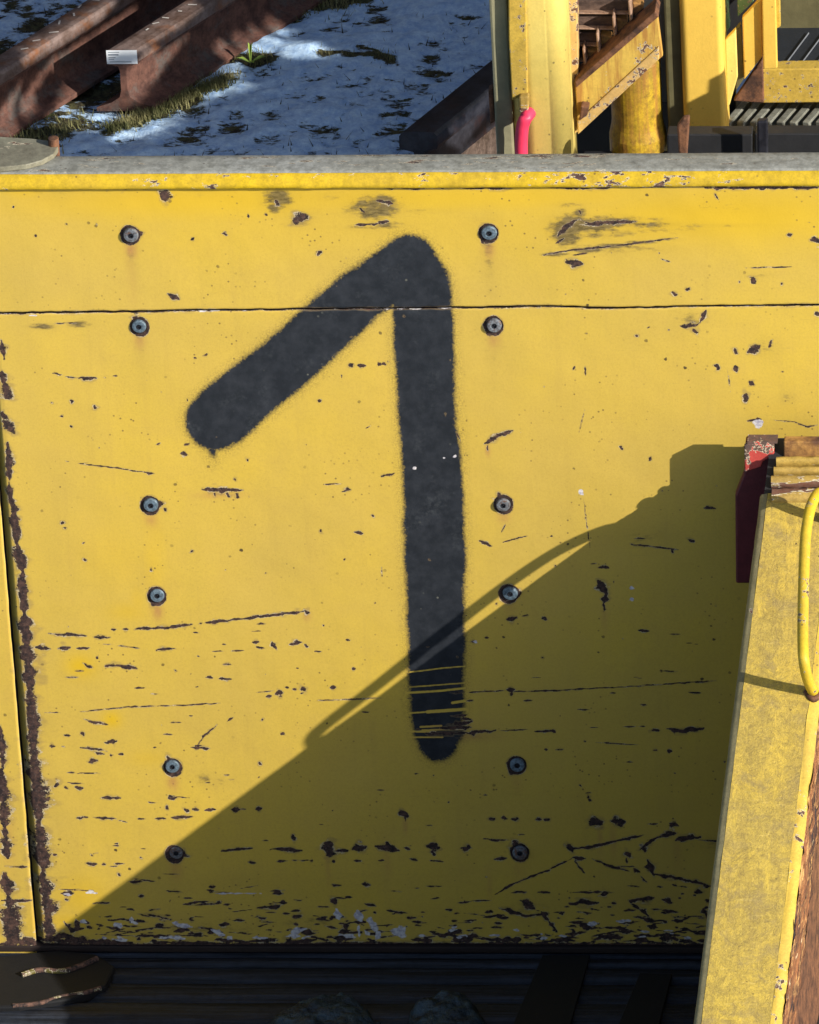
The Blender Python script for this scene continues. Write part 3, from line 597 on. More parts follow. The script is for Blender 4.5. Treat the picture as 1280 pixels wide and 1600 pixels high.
# ---- right hand side wall running towards the camera
P0 = onY(1217, 636)
T = .45
def wdir():
    best = None
    for k in range(-60, 30):
        mx = k*.002; m = Vector((mx, -1, -T))
        q = P0+m*1.0833; d = q-CAM; px = 640+F*d.dot(RT)/d.dot(FW); py = 800-F*d.dot(UP)/d.dot(FW)
        e = abs(px-(1095+(1600-py)*.128))
        if best is None or e < best[0]: best = (e, m, px, py)
    return best
_b = wdir(); MD = _b[1]; print('wall dir', _b)
NW = Vector((1, 0, 0)).cross(MD); NW = (NW if NW.z > 0 else -NW).normalized()
def WP(d, s, h): return P0+MD*d+Vector((1, 0, 0))*s+NW*h
def onW(px, py, h): return hit(px, py, P0+NW*h, NW)
def wall_strip(name, prof, d0, d1, mat, amp=0, seed=0, nd=260, sub=1):
    ds = np.linspace(d0, d1, nd); pr = []
    for (a, b) in zip(prof[:-1], prof[1:]):
        for k in range(sub): t = k/sub; pr.append((a[0]+(b[0]-a[0])*t, a[1]+(b[1]-a[1])*t))
    pr.append(prof[-1]); n = len(pr); X = np.zeros((n, nd)); Y = X.copy(); Z = X.copy()
    for i, (s, h) in enumerate(pr):
        nn = amp*fbm(ds*34, ds*0+i*.8, seed, 4) if amp else 0*ds
        nn2 = amp*fbm(ds*30, ds*0+i*.8+5, seed+3, 4) if amp else 0*ds
        X[i] = P0.x+MD.x*ds+s+nn; Y[i] = P0.y+MD.y*ds+NW.y*(h+nn2); Z[i] = P0.z+MD.z*ds+NW.z*(h+nn2)
    return grid_mesh(name, X, Y, Z, mat, wagon)
D1 = 2.6
wall_strip('wall_top', [(0, 0), (.05, .0008), (.1025, 0)], .150, D1, M_SIDE, .0006, 4, sub=4)['label'] = 'dirty yellow sloping top face of the side wall'
wall_strip('wall_lip', [(-.012, -.060), (-.0125, -.010), (-.0105, -.0035), (-.0005, -.0002)], .150, D1, M_INNER, .0010, 5, sub=2)
wall_strip('wall_edge', [(.1025, .0002), (.110, -.0008), (.119, -.007)], .150, D1, M_SIDEEDGE, .0012, 6, sub=2)
wall_strip('rusty_flange', [(.119, -.007), (.122, -.02), (.124, -.06), (.121, -.11), (.123, -.148), (.113, -.152), (.05, -.150)], .150, D1, M_BARK, .0065, 7, 700, sub=7)
# web plate down to the deck and the closed end
V, Fc = prism([WP(.12, .03, -.010), WP(D1, .03, -.010), (P0.x+.03, P0.y-D1, -.3), (P0.x+.03, P0.y-.008, -.3), (P0.x+.03, P0.y-.008, P0.z-.085)], (.02, 0, 0))
mesh('wall_web', V, Fc, M_RUST, wagon)
V, Fc = prism([WP(.052, -.006, -.003), WP(.165, -.006, -.003), WP(.165, .19, -.003), WP(.052, .19, -.003)], NW*-.03)
mesh('leak_stop_plate', V, Fc, M_DARK, wagon)  # added under the ridges to stop sun leaking through their gaps
# ridges across the head of the wall
def ridge(y0, y1, xl, r, mat, name='ridge'):
    """a bar lying across the wall between image rows y0 and y1"""
    a = onW(xl, y0, 0); b = onW(xl, y1, 0); d0 = (P0.y-a.y); d1 = (P0.y-b.y); x = a.x
    ns = 12; xs = np.linspace(x, x+.19, 60); X = np.tile(xs, (ns, 1)); Y = X*0; Z = X*0
    for i in range(ns):
        t = i/(ns-1); a_ = math.pi*t; dd = d0+(d1-d0)*(.5-.5*math.cos(a_)); h = r*math.sin(a_)**.7
        q = WP(dd, 0, h); nn = .0014*fbm(xs*60, xs*0+i*.5, int(y0), 3)
        Y[i] = q.y+nn; Z[i] = q.z+nn
        if i in (0,): pass
    o = grid_mesh(name, X, Y, Z, mat, wagon)
    # end cap on the left
    V = [(X[i, 0], Y[i, 0], Z[i, 0]) for i in range(ns)]
    me = o.data
    mesh('ridge_end', V, [tuple(range(ns))], M_RIDGE, o)
    return o
ridge(765, 786, 1207, .009, M_RIDGE); ridge(747, 762, 1206, .013, M_RIDGE); ridge(733, 744, 1210, .012, M_RIDGE); ridge(719, 730, 1214, .015, M_RIDGE)
# rusty cap block at the very end
def wedge(name, px0, px1, top_back, top_front, bottom, Yf, depth, mat, parent, bevel=.002):
    a = onY(px0, top_front, Yf); b = onY(px1, top_front, Yf); c = onY(px1, bottom, Yf); d = onY(px0, bottom, Yf)
    V, Fc = prism([a, b, c, d], (0, depth, 0)); return mesh(name, V, Fc, mat, parent, bevel)
wedge('cap_block', 1225, 1400, 0, 690, 722, -.085, .018, M_RUSTY_BOX, wagon)
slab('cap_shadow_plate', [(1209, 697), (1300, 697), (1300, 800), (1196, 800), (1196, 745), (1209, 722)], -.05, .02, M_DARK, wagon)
# red bracket between panel and wall
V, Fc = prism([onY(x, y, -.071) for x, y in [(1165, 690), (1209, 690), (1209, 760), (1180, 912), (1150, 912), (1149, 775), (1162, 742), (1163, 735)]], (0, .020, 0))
rb = mesh('red_bracket', V, Fc, M_RED_SHADE, wagon, .003); rb['label'] = 'lower red bracket with shade put into its dark red, below the faded red plate'
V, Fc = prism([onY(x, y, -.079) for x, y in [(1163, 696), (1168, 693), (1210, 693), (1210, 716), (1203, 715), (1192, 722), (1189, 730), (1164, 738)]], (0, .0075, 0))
mesh('red_plate', V, Fc, M_RED, wagon, .002)['label'] = 'small faded red plate with worn paint, the lit part of the bracket'
V, Fc = prism([onY(x, y, -.079+.0) for x, y in [(1168, 690), (1215, 690), (1215, 693), (1168, 693)]], (0, .022, 0))
mesh('red_rim', V, Fc, M_RED, wagon)
# grab handle
pts = [onW(1291, 812, 0), onW(1288, 792, .035), onW(1281, 770, .066), onW(1268, 790, .085), onW(1260, 830, .090), onW(1257, 880, .091), onW(1255, 960, .091), onW(1255, 1010, .092), onW(1257, 1036, .085), onW(1262, 1060, .046), onW(1272, 1083, -.002)]
tube('grab_handle', pts, .0085, M_HANDLE, wagon)['label'] = 'bent yellow tube handle with chipped paint'
hb = onW(1272, 1083, 0)
tube('weld', [hb+Vector((-.012, .004, 0)), hb+Vector((.0, -.012, -.004)), hb+Vector((.012, .002, 0))], .005, M_RUST, wagon)

# ---- deck
ZD = -.040
def dz(px, py): return onZ(px, py, ZD)
yy = .02
k = 0
for wdt in (.034, .026, .040, .058, .062, .07, .09, .12, .16, .2, .2, .2):
    x0, x1 = -1.1, P0.x+.02
    nx, ny = 90, 6
    X, Y = np.meshgrid(np.linspace(x0, x1, nx), np.linspace(yy-wdt+.003, yy, ny))
    Z = ZD+RNG.uniform(-.003, .003)+.0022*fbm(X*9, Y*60+k*7, 60+k, 3)+0*X
    Z[0] -= .012; Z[-1] -= .012
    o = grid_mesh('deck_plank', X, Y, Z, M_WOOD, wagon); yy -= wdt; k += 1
V, Fc = prism([(-1.3, .1, ZD-.02), (1.3, .1, ZD-.02), (1.3, .1, ZD-.08), (-1.3, .1, ZD-.08)], (0, -3, 0)); mesh('deck_frame', V, Fc, M_DARK, wagon)
def strap(q):
    V, Fc = prism([onZ(x, y, ZD+.008) for x, y in q], (0, 0, -.008)); return mesh('rubber_strip', V, Fc, M_RUBBER_SHADE, wagon, .001)
strap([(848, 1492), (922, 1492), (880, 1640), (785, 1640)]); strap([(1000, 1520), (1050, 1522), (1020, 1640), (950, 1640)])
# lower hinge plate at the left corner, flaked paint
def patch(name, px, Zt, th, mat, bev=.004):
    V, Fc = prism([onZ(x, y, Zt) for x, y in px], (0, 0, -th)); return mesh(name, V, Fc, mat, wagon, bev)
patch('corner_foot', [(-40, 1500), (30, 1490), (90, 1484), (150, 1490), (180, 1510), (165, 1540), (110, 1560), (30, 1572), (-40, 1574)], ZD+.012, .02, M_RUBBER_SHADE)  # black stands in for shade that the side wall doesn't cast here
M_FLAKE = mat_paint('last_yellow_flakes', (.16, .13, .03), (.07, .06, .02), chip=.43, chipscale=30, grime=.6, chipcol=(.012, .012, .014))
tube('corner_rib', [onZ(x, y, ZD+.014) for x, y in [(34, 1524), (62, 1516), (96, 1518), (124, 1510), (152, 1498)]], .0048, M_FLAKE, wagon)
tube('corner_rib', [onZ(x, y, ZD+.010) for x, y in [(20, 1572), (60, 1568), (96, 1558), (130, 1552), (158, 1544)]], .0038, M_FLAKE, wagon)

# lumps of dirty ice on the deck
def ice(px0, px1, py0, py1, seed, label):
    a = onZ(px0, py1, ZD); b = onZ(px1, py0, ZD); nx, ny = 70, 50
    X, Y = np.meshgrid(np.linspace(a.x, b.x, nx), np.linspace(min(a.y, b.y)-.01, max(a.y, b.y), ny))
    u = np.linspace(-1, 1, nx)[None, :]; v = np.linspace(-1, 1, ny)[:, None]
    rr = np.hypot(u, v)+.35*fbm(X*22, Y*22, seed, 3)
    Z = ZD-.020+.052*np.clip(1-rr**3, 0, 1)**.7+.016*fbm(X*40, Y*60, seed+2, 4)*np.clip(1.2-rr, 0, 1)
    o = grid_mesh('ice_lump', X, Y, Z, M_ICE, None)
    return tag(o, label, 'ice', 'lumps of ice on the dark deck')
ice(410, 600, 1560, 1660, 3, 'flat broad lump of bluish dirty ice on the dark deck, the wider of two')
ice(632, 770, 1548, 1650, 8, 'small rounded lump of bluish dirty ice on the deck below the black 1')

# ================================================================== GROUND
ZG = -1.25
V = [(-60, -20, ZG-.06), (60, -20, ZG-.06), (60, 120, ZG-.06), (-60, 120, ZG-.06)]
nx, ny = 320, 420
gx0, gx1, gy0, gy1 = -3.2, 2.6, 1.2, 9.2
X, Y = np.meshgrid(np.linspace(gx0, gx1, nx*2), np.linspace(gy0, gy1, ny*2))
hgt = fbm(X*2.2, Y*2.2, 1, 5); fine = fbm(X*16, Y*16, 50, 3); lump = fbm(X*30, Y*42, 80, 3)
Z = ZG+.030*hgt+.010*fine+.0075*lump
ed = np.minimum(np.minimum(X-gx0, gx1-X), np.minimum(Y-gy0, gy1-Y)); Z = np.where(ed < .1, ZG-.05, Z)
snow = .26+.42*hgt+.40*fine+.34*lump
# bare strips beside the rails: fed from the rail lines below
LINES = []
def gline(a, b, w): A = onZ(*a, ZG); B = onZ(*b, ZG); LINES.append((A, B, w))
gline((172, 206), (360, 120), .020); gline((0, 225), (110, 192), .05); gline((60, 120), (330, 20), .12); gline((440, 14), (560, -12), .05); gline((345, 94), (430, 92), .025); gline((500, 85), (608, 94), .012); gline((560, 78), (614, 94), .012)
for A, B, w in LINES:
    ex, ey = B.x-A.x, B.y-A.y; t = np.clip(((X-A.x)*ex+(Y-A.y)*ey)/(ex*ex+ey*ey), 0, 1)
    d = np.hypot(X-A.x-t*ex, Y-A.y-t*ey); snow -= .55*np.exp(-(d/w)**2)
grd = grid_mesh('ground', X, Y, Z, M_GROUND, None, dict(snow=snow)); tag(grd, kind='structure')
gf = mesh('ground', V, [(0, 1, 2, 3)], M_GROUND); tag(gf, kind='structure')
at = gf.data.attributes.new('snow', 'FLOAT', 'POINT'); at.data.foreach_set('value', [.2]*4)

# ---- rails lying on the ground
RP = [(-.0625, 0), (.0625, 0), (.0625, .010), (.030, .021), (.0115, .034), (.0075, .050), (.0070, .095), (.010, .107), (.0335, .114), (.035, .120), (.0345, .140), (.029, .147), (.015, .149),
      (-.015, .149), (-.029, .147), (-.0345, .140), (-.035, .120), (-.0335, .114), (-.010, .107), (-.0070, .095), (-.0075, .050), (-.0115, .034), (-.030, .021), (-.0625, .010)]
def rail(base, dirv, L0, L1, label, mats=(M_RAIL, M_RAILHEAD), ax=Vector((1, 0, 0)), sc=1.0, group=None, zoff=0.0):
    o_ = thing('steel_rail', label, 'rail', base+dirv*L0, group)
    n = len(RP); ns = 24; V = []; Fc = []; mi = []
    for j in range(ns+1):
        q = base+dirv*(L0+(L1-L0)*j/ns)
        for s, h in RP: V.append(q+ax*s*sc+Vector((0, 0, h*sc+zoff)))
    for j in range(ns):
        for k in range(n):
            Fc.append((j*n+k, j*n+(k+1) % n, (j+1)*n+(k+1) % n, (j+1)*n+k)); mi.append(1 if 9 <= k <= 14 else 0)
    Fc.append(tuple(range(n-1, -1, -1))); Fc.append(tuple(range(ns*n, ns*n+n))); mi += [0, 0]
    m = mesh('rail_profile', V, Fc, list(mats), o_, .0008)
    for p, i in zip(m.data.polygons, mi): p.material_index = i
    return o_, m
a = onZ(242, 171, ZG+.004); b = onZ(346, 104, ZG+.004); dB = (b-a); dB.z = 0; dB.normalize()
baseB = Vector((a.x-.0625, a.y, ZG))
print('rail dir', dB, baseB)
rB, mB = rail(baseB, dB, 0, 4.6, 'rusty steel rail with a white sticker on its cut end')
a2 = onZ(93, 166, ZG+.004); baseA = Vector((a2.x-.0625, a2.y, ZG))
rA, mA = rail(baseA, dB, -2.0, 4.6, 'rusty steel rail without sticker, leftmost of the rails on the ground')
a3 = onZ(8, 30, ZG)
# third rail, large, close behind the panel
c0 = onZ(600, 236, ZG+.15); c1 = onZ(765, 103, ZG+.15); dC = c1-c0; dC.z = 0; dC.normalize()
baseC = Vector((c0.x+.045, c0.y, ZG))
rC, mC = rail(baseC, dC, .05, 4.0, 'dark steel rail leading from the grey top edge up to the yellow post', (M_DARKRAIL, M_DARKRAIL), sc=1.15)
V, Fc = prism([onZ(x, y, ZG+.05) for x, y in [(672, 240), (745, 178), (800, 178), (800, 262), (672, 262)]], (0, 0, -.06))
o = mesh('wooden_sleeper', V, Fc, M_SLEEPER, None, .004); tag(o, 'brown wooden board beside the dark rail left of the yellow post', 'board')
# sticker
def sticker():
    f = baseB+Vector((0, -.0015, .149)); w, h = .0335, .034
    def P(u, v, e=0): return f+Vector((u*w, -e, -.001-v*h))
    def quad(name, u0, v0, u1, v1, e, mat, par):
        V, Fc = prism([P(u0, v1, e), P(u1, v1, e), P(u1, v0, e), P(u0, v0, e)], (0, .0006, 0)); return mesh(name, V, Fc, mat, par)
    s = quad('sticker', -.98, .02, .98, .98, 0, M_WHITE, rB)
    VV = []; FF = []
    def bar(u0, v0, u1, v1):
        n = len(VV); VV.extend([P(u0, v1, .0008), P(u1, v1, .0008), P(u1, v0, .0008), P(u0, v0, .0008)]); FF.append((n, n+1, n+2, n+3))
    for v, u1 in ((.12, -.15), (.27, -.2), (.32, -.2), (.5, -.4), (.62, -.5)):
        bar(-.85, v, u1, v+.05)
    bar(-.8, .8, .6, .85)
    mesh('print', VV, FF, M_PRINT, s)['kind'] = 'stuff'
sticker()
# chalk strokes on the rail heads
def chalk(rail_obj, base, d, items):
    VV = []; FF = []
    for L, s, ln, ang in items:
        p = base+d*L+Vector((s, 0, .1505)); e = Vector((math.cos(ang), math.sin(ang), 0))*ln; nn = Vector((-math.sin(ang), math.cos(ang), 0))*.0022
        n = len(VV); VV.extend([p-nn, p+e-nn, p+e+nn, p+nn]); FF.append((n, n+1, n+2, n+3))
    mesh('chalk_mark', VV, FF, mat_flat('chalk', (.6, .55, .5), .9), rail_obj)['kind'] = 'stuff'
chalk(rB, baseB, dB, [(.10+.035*k, random.uniform(-.02, .012), random.uniform(.008, .022), random.uniform(-.3, 1.8)) for k in range(12)])
chalk(rA, baseA, dB, [(-.02+.045*k, random.uniform(-.02, .012), random.uniform(.01, .026), random.uniform(-.3, 1.8)) for k in range(12)])

# ---- grass
def grass(name, N, where, hmin, hmax, mat, seed):
    rg = np.random.RandomState(seed); VV = np.zeros((N*3, 3)); 
    for i in range(N):
        x, y = where(rg); a = rg.uniform(0, 6.28); h = rg.uniform(hmin, hmax); l = rg.uniform(.3, 1.6)*h; w = rg.uniform(.0009, .0022)
        z = ZG-.004; 
        VV[3*i] = (x-w*math.sin(a), y+w*math.cos(a), z); VV[3*i+1] = (x+w*math.sin(a), y-w*math.cos(a), z); VV[3*i+2] = (x+l*math.cos(a), y+l*math.sin(a), z+h+.008)
    o = mesh(name, VV, [(3*i, 3*i+1, 3*i+2) for i in range(N)], mat); return tag(o, kind='stuff')
def wl(rg):
    A, B, w = LINES[rg.choice(len(LINES), p=[.55, .12, .03, .15, .08, .03, .04])]; t = rg.uniform(0, 1); return A.x+(B.x-A.x)*t+rg.normal(0, w*.7), A.y+(B.y-A.y)*t+rg.normal(0, w*.7)
g = grass('grass', 4200, wl, .003, .015, M_GRASS, 2); tag(g, 'dry short grass poking through the snow beside the rails', 'grass')
wv_ = lambda rg: (rg.uniform(-1.6, 1.3), rg.uniform(3.4, 7.4))
g2 = grass('grass', 5200, wv_, .002, .016, M_DARK, 5); tag(g2, 'thin dark stalks scattered over the shaded snow', 'grass')
# a small green weed at the rail foot
wb = onZ(392, 104, ZG); VV = []; FF = []
for k, (ang, ln, up_) in enumerate([(.3, .035, .012), (2.9, .03, .01), (1.5, .012, .045), (5.2, .02, .01)]):
    e = Vector((math.cos(ang), math.sin(ang), 0)); s = Vector((-math.sin(ang), math.cos(ang), 0))*.0045; m_ = len(VV)
    b0 = wb+Vector((0, 0, .01)); VV += [b0-s*.4, b0+s*.4, b0+e*ln*.6+s+Vector((0, 0, up_)), b0+e*ln+Vector((0, 0, up_*.8)), b0+e*ln*.6-s+Vector((0, 0, up_))]; FF.append((m_, m_+1, m_+2, m_+3, m_+4))
w_ = mesh('weed', VV, FF, M_LEAF); tag(w_, 'small bright green weed at the foot of the stickered rail', 'weed')

# ================================================================== YELLOW MACHINE FRAME BEHIND THE PANEL
mf = thing('machine_frame', 'yellow steel machine frame with posts, stair and grating behind the grey top edge', 'machine frame', onY(1000, 300, .6))
def post_round(px_l, px_r, top, bot, Yf, depth, rad, mat, name, lean=True):
    """upright with a rolled right front corner; outline px at row bot, leaning as uprights do"""
    a = onY(px_l, bot, Yf); b = onY(px_r, bot, Yf); h = onY(px_l, top, Yf).z-a.z
    w = b.x-a.x; rl = min(rad*1.2, .045); pl = [(rl-rl*math.cos(math.pi/2*k/8), rl-rl*math.sin(math.pi/2*k/8)) for k in range(9)]
    for k in range(0, 13):
        t = math.pi/2*k/12; pl.append((w-rad+rad*math.sin(t), rad-rad*math.cos(t)))
    pl += [(w, depth), (0, depth)]
    V, Fc = prism([(a.x+x, Yf+y, a.z) for x, y in pl], (0, 0, h))
    return mesh(name, V, Fc, mat, mf)
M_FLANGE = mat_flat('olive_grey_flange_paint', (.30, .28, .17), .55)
# left post: grey flange, seam plate and rolled face
Y1 = .50
box_ = onY(778, 300, Y1); b2 = onY(806, 300, Y1); t1 = onY(760, -420, Y1)
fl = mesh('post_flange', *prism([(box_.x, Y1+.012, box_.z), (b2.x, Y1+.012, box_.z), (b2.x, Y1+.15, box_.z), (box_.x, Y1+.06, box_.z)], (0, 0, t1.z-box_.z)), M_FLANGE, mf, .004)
fl['label'] = 'narrow shaded flange on the left of the post'
p1 = post_round(800, 897, -420, 300, Y1, .10, .035, M_POST, 'post')
for p in p1.data.polygons: p.use_smooth = len(p.vertices) == 4
wm = p1.modifiers.new('wn', 'WEIGHTED_NORMAL')
slab('seam_plate', [(790, -420), (815, -420), (825, 150), (812, 152), (800, 158), (795, 60)], Y1-.004, .010, M_CHIPPED, mf)
slab('post_edge_strip', [(880, -420), (897, -420), (905, 205), (890, 215)], Y1+.07, .03, M_PEEL, mf)
slab('clip', [(811, 151), (827, 150), (826, 176), (812, 178)], Y1-.016, .015, M_RIDGE, mf, .003)
slab('small_bracket', [(763, 142), (770, 138), (774, 190), (766, 195)], Y1+.02, .02, M_RUST, mf)
hose = tube('pink_hose', [onY(818, 300, Y1-.02), onY(815, 240, Y1-.02), onY(815, 215, Y1-.02), onY(817, 196, Y1-.022), onY(822, 184, Y1-.02), onY(828, 176, Y1-.006)], .0105, M_PINK)
tag(hose, 'pink rubber hose hanging below the clip on the left yellow post', 'hose')
M_TREAD = mat_rust('tread_rust', (.06, .038, .03), (.15, .095, .07), 30, (.4, 1, 1), (.04, .025, .02), .003)
M_NOSE = mat_rust('worn_tread_edge', (.22, .12, .07), (.40, .26, .18), 40)
# stair: stringer with rusty treads
Y2 = .555
slab('stringer', [(899, 134), (1028, 25), (1036, 88), (903, 206)], Y2, .012, M_BEAM, mf)
slab('stringer_top_flange', [(898, 128), (1024, 17), (1030, 26), (900, 138)], Y2-.004, .05, M_RUST, mf)
slab('stringer_bottom_flange', [(917, 176), (1030, 72), (1030, 93), (903, 211), (902, 190), (910, 180)], Y2-.003, .016, M_PEEL, mf)
slab('stringer_bracket', [(908, 166), (921, 168), (918, 180), (905, 190)], Y2-.022, .02, M_RUST, mf)
for k, (tx, ty) in enumerate([(985, 24), (960, 48), (935, 74), (914, 98)]):
    slab('tread', [(893, ty-24), (tx-2, ty-23), (tx, ty-2), (894, ty-3)], Y2+.062, .02, M_TREAD, mf)
    slab('tread_nosing', [(893, ty-4), (tx, ty-3), (tx, ty-1), (893, ty-2)], Y2+.050, .012, M_NOSE, mf)
    slab('tread_bracket', [(tx-4, ty-22), (tx, ty-22), (tx+4, ty+6), (tx-1, ty+10)], Y2+.03, .03, M_NOSE, mf)
    slab('tread_end', [(tx+3, ty-20), (tx+20, ty-17), (tx+21, ty-12), (tx+6, ty+2)], Y2+.05, .02, M_RUSTY_BOX, mf)
slab('stair_back', [(880, -60), (1150, -60), (1150, 262), (880, 262)], Y2+.27, .02, M_DARK, mf)
# drum between the posts
dr = onY(997, 210, .655); dtop = onY(991, 92, .655); rD = .041
V = []; Fc = []; n = 40
for r, z in ((rD*1.12, dr.z-.4), (rD*1.12, dr.z+.004), (rD*1.02, dr.z+.022), (rD, dr.z+.03), (rD, dtop.z), (rD*.9, dtop.z+.006), (.0, dtop.z+.006)):
    for k in range(n): a_ = 2*math.pi*k/n; V.append((dr.x+r*math.cos(a_), dr.y+r*math.sin(a_), z))
for i in range(6):
    for k in range(n): Fc.append((i*n+k, i*n+(k+1) % n, (i+1)*n+(k+1) % n, (i+1)*n+k))
mesh('drum', V, Fc, M_DRUM, mf)
slab('drum_plate', [(1000, -420), (1046, -420), (1050, 160), (1008, 160)], .66, .02, M_GREYSIDE, mf)
cyl('drum_top', (dtop.x, dtop.y, dtop.z+.006), rD*.93, .003, M_GREYSIDE, mf, 32)
# second post
Y3 = .62
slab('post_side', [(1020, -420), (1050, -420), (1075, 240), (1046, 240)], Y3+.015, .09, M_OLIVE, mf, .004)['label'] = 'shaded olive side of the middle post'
p2 = post_round(1071, 1137, -420, 260, Y3, .09, .010, M_POST2, 'post')
# diagonal brace, narrow post and green part to the right
slab('brace', [(1133, 63), (1150, 46), (1153, 120), (1140, 165), (1136, 168)], Y3+.05, .012, M_POST, mf)
slab('brace', [(1160, 28), (1186, 1), (1191, -4), (1192, 88), (1163, 125)], Y3+.05, .012, M_POST2, mf)
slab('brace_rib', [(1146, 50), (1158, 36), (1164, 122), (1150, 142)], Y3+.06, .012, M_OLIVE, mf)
slab('brace_foot', [(1146, 158), (1192, 90), (1194, 161)], Y3+.075, .012, M_RUST, mf)
slab('narrow_post', [(1182, -420), (1202, -420), (1215, 107), (1193, 108)], Y3+.04, .014, M_POST2, mf)
slab('narrow_post_edge', [(1202, -420), (1210, -420), (1220, 42), (1212, 46)], Y3+.05, .012, M_CHIPPED, mf)
slab('green_panel', [(1120, -60), (1135, -60), (1141, 42), (1131, 58), (1124, 60)], Y3+.09, .02, M_GREEN, mf)
slab('green_panel', [(1151, -60), (1185, -60), (1178, 2), (1153, 27)], Y3+.09, .02, M_GREEN, mf)
slab('green_backing', [(1120, -60), (1200, -60), (1165, 60), (1120, 90)], Y3+.13, .02, M_DARK, mf)
# cross beam and gratings
Y4 = .86
slab('cross_beam', [(1190, 108), (1500, 105), (1500, 158), (1192, 161)], Y3+.085, .03, M_CHIPPED, mf)
gz = onY(1200, 161, Y3+.115).z-.012
def bar_between(name, a, b, w, h, mat):
    d = (b-a); d.z = 0; d.normalize(); s = Vector((-d.y, d.x, 0))*w/2
    V, Fc = prism([a-s, b-s, b+s, a+s], (0, 0, -h)); return mesh(name, V, Fc, mat, mf, .001)
for k in range(12):
    x0 = 1136+k*20.5
    a_ = onZ(x0, 191, gz); b_ = onZ(x0+34, 152, gz)
    bar_between('grating_bar', a_, b_, .011, .016, M_GRATE)
for k in range(10):
    x0 = 1135+k*26
    bar_between('grating_bar', onZ(x0, 207, gz-.03), onZ(x0+14, 192, gz-.03), .002, .006, M_GRATELINE)
gA = onZ(1130, 235, gz-.05); gB = onZ(1500, 150, gz-.05)
box('grating_tray', (gA.x-.03, gA.y-.02, gz-.07), (gB.x, gB.y, gz-.05), M_DARKGRATE, mf)
gz2 = onY(1215, 108, Y3+.12).z
a_ = onZ(1205, 108, gz2); b_ = onZ(1500, -20, gz2)
box('upper_tray', (a_.x-.02, Y3+.12, gz2-.03), (b_.x, b_.y, gz2), M_DARKGRATE, mf)
for k in range(7):
    x0 = 1222+k*24; bar_between('upper_grating_line', onZ(x0, 106, gz2+.004), onZ(x0+42, 50, gz2+.004), .0018, .003, M_GRATELINE)
back = onZ(1230, 48, gz2)
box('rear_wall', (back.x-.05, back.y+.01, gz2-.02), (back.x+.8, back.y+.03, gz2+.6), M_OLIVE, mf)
# cabinet added unseen to the right, outlined to shade the foot of the middle post
off = TO_SUN*((.62-.25)/-TO_SUN.y)
V, Fc = prism([onY(x, y, .62)+off for x, y in [(1040, 178), (1072, 168), (1104, 160), (1107, 125), (1137, 142), (1140, 186), (1310, 206), (1310, 330), (1040, 330)]], (0, .04, 0))
mesh('shade_plate', V, Fc, M_POST2, mf)
# low dark rail with lugs in front
slab('low_rail', [(1043, 210), (1176, 210), (1176, 260), (1043, 260)], .42, .03, M_DARK, mf)
slab('low_rail', [(1180, 209), (1500, 209), (1500, 260), (1180, 260)], .42, .03, M_DARK, mf)
slab('lug', [(1058, 198), (1068, 185), (1078, 184), (1076, 215), (1073, 260), (1062, 260)], .38, .014, M_RUST, mf, .003)
slab('lug', [(1183, 190), (1200, 189), (1200, 260), (1184, 260)], .38, .014, M_DARKRAIL, mf, .003)
fz = onY(1000, 300, .500).z
box('floor_plate', (onY(897, 300, .42).x, .42, fz-.03), (2.2, .64, fz), M_DARK, mf)

# ================================================================== unseen screen added further right, its gaps cut to light the snow
YS = 3.7
LIT = [(.15, [(38, 78), (58, 62), (185, -8), (185, 22), (120, 66), (52, 98)]),
       (.05, [(38, 92), (56, 102), (62, 140), (97, 160), (80, 178), (46, 152)]), (.02, [(-30, 140), (0, 168), (40, 198), (36, 212), (-30, 212)]),
       (.15, [(158, 78), (290, -8), (314, 12), (302, 30), (218, 80), (158, 84)]),
       (.06, [(150, 92), (215, 92), (262, 62), (268, 120), (262, 152), (238, 184), (145, 184)]),
       (.0, [(95, 192), (130, 166), (190, 172), (205, 190), (120, 208)]), (.0, [(165, 222), (180, 200), (290, 150), (392, 124), (384, 138), (330, 150), (260, 196), (230, 212)]),
       (.0, [(508, 245), (575, 180), (600, 172), (645, 186), (650, 250)]), (.04, [(690, 255), (765, 182), (830, 182), (830, 255)]),
       (.01, [(333, 72), (374, 84), (368, 95), (330, 82)]), (.01, [(368, 60), (398, 72), (392, 82), (366, 70)]), (.01, [(390, 48), (425, 58), (420, 66), (388, 56)]), (.01, [(425, 34), (450, 42), (440, 52), (420, 44)]),
       (.0, [(440, 70), (495, 74), (492, 82), (440, 78)]), (.0, [(415, 76), (480, 80), (478, 86), (415, 84)]), (.03, [(385, 84), (402, 84), (402, 112), (380, 112)])]
cs = .013
I = np.arange(int(.40/cs), int(9.5/cs)); J = np.arange(int(-1.25/cs), int(4.4/cs))
GXc, GZc = np.meshgrid((I+.5)*cs, (J+.5)*cs); openc = np.zeros(GXc.shape, bool)
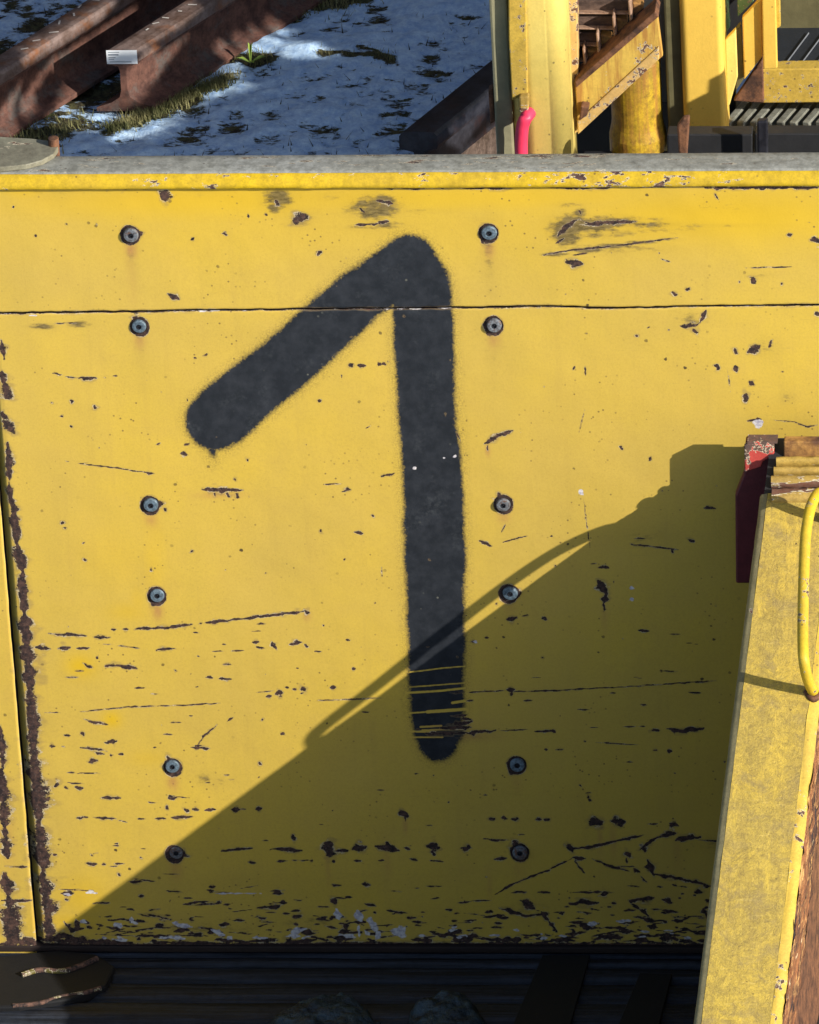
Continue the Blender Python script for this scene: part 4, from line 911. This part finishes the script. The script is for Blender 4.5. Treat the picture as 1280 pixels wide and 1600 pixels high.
for zh, poly in LIT:
    t_ = (GZc-(ZG+zh))/TO_SUN.z; gx_ = GXc-TO_SUN.x*t_; gy_ = YS-TO_SUN.y*t_; gz_ = GZc*0+ZG+zh
    dx_, dy_, dz_ = gx_-CAM.x, gy_-CAM.y, gz_-CAM.z
    dp_ = dx_*FW.x+dy_*FW.y+dz_*FW.z
    u_ = 640+F*(dx_*RT.x+dy_*RT.y+dz_*RT.z)/dp_; v_ = 800-F*(dx_*UP.x+dy_*UP.y+dz_*UP.z)/dp_
    c_ = np.zeros(u_.shape, bool); n_ = len(poly); j_ = n_-1
    for i_ in range(n_):
        xi, yi = poly[i_]; xj, yj = poly[j_]
        if yi != yj: c_ ^= ((yi > v_) != (yj > v_)) & (u_ < (xj-xi)*(v_-yi)/(yj-yi)+xi)
        j_ = i_
    if zh <= .01 and len(poly) == 4:      # widen the gaps over the snow
        c2_ = c_.copy(); c2_[1:] |= c_[:-1]; c2_[:-1] |= c_[1:]; c2_[:, 1:] |= c_[:, :-1]; c2_[:, :-1] |= c_[:, 1:]; c_ = c2_
    openc |= c_
VV = []; FF = []
for r_ in range(openc.shape[0]):
    row = openc[r_]; k0 = None
    for c2 in range(len(row)+1):
        solid = c2 < len(row) and not row[c2]
        if solid and k0 is None: k0 = c2
        if not solid and k0 is not None:
            x0_, x1_, z0_, z1_ = I[k0]*cs, I[k0]*cs+(c2-k0)*cs, J[r_]*cs, (J[r_]+1)*cs; n_ = len(VV)
            VV += [(x0_, YS, z0_), (x1_, YS, z0_), (x1_, YS, z1_), (x0_, YS, z1_)]; FF.append((n_, n_+1, n_+2, n_+3)); k0 = None
pm = mesh('shade_screen', VV, FF, M_SCREEN)
tag(pm, 'tall unseen screen with openings, added beyond the right edge to shade the snow', 'shade screen')

# unseen blocks added to cut sky light on the yard: a shed behind and another to the left
M_SKYBLOCK = mat_flat('sky_blocker_dark', (.06, .05, .045), .8)
V, Fc = prism([(-9, 8.6, ZG-.1), (12, 8.6, ZG-.1), (12, 8.6, 6.2), (-9, 8.6, 6.2)], (0, 5, 0))
tag(mesh('sky_blocker', V, Fc, M_SKYBLOCK), 'unseen added shed behind the snowy yard, beyond the top edge', 'sky_blocker')
V, Fc = prism([(-5.6, 1.2, ZG+.2), (-3.4, 1.2, ZG+.2), (-3.4, 1.2, 3.4), (-5.6, 1.2, 3.4)], (0, 7, 0))
tag(mesh('sky_blocker_left', V, Fc, M_SKYBLOCK), 'unseen block added to cut sky light, left of the rails, beyond the left edge', 'sky blocker')
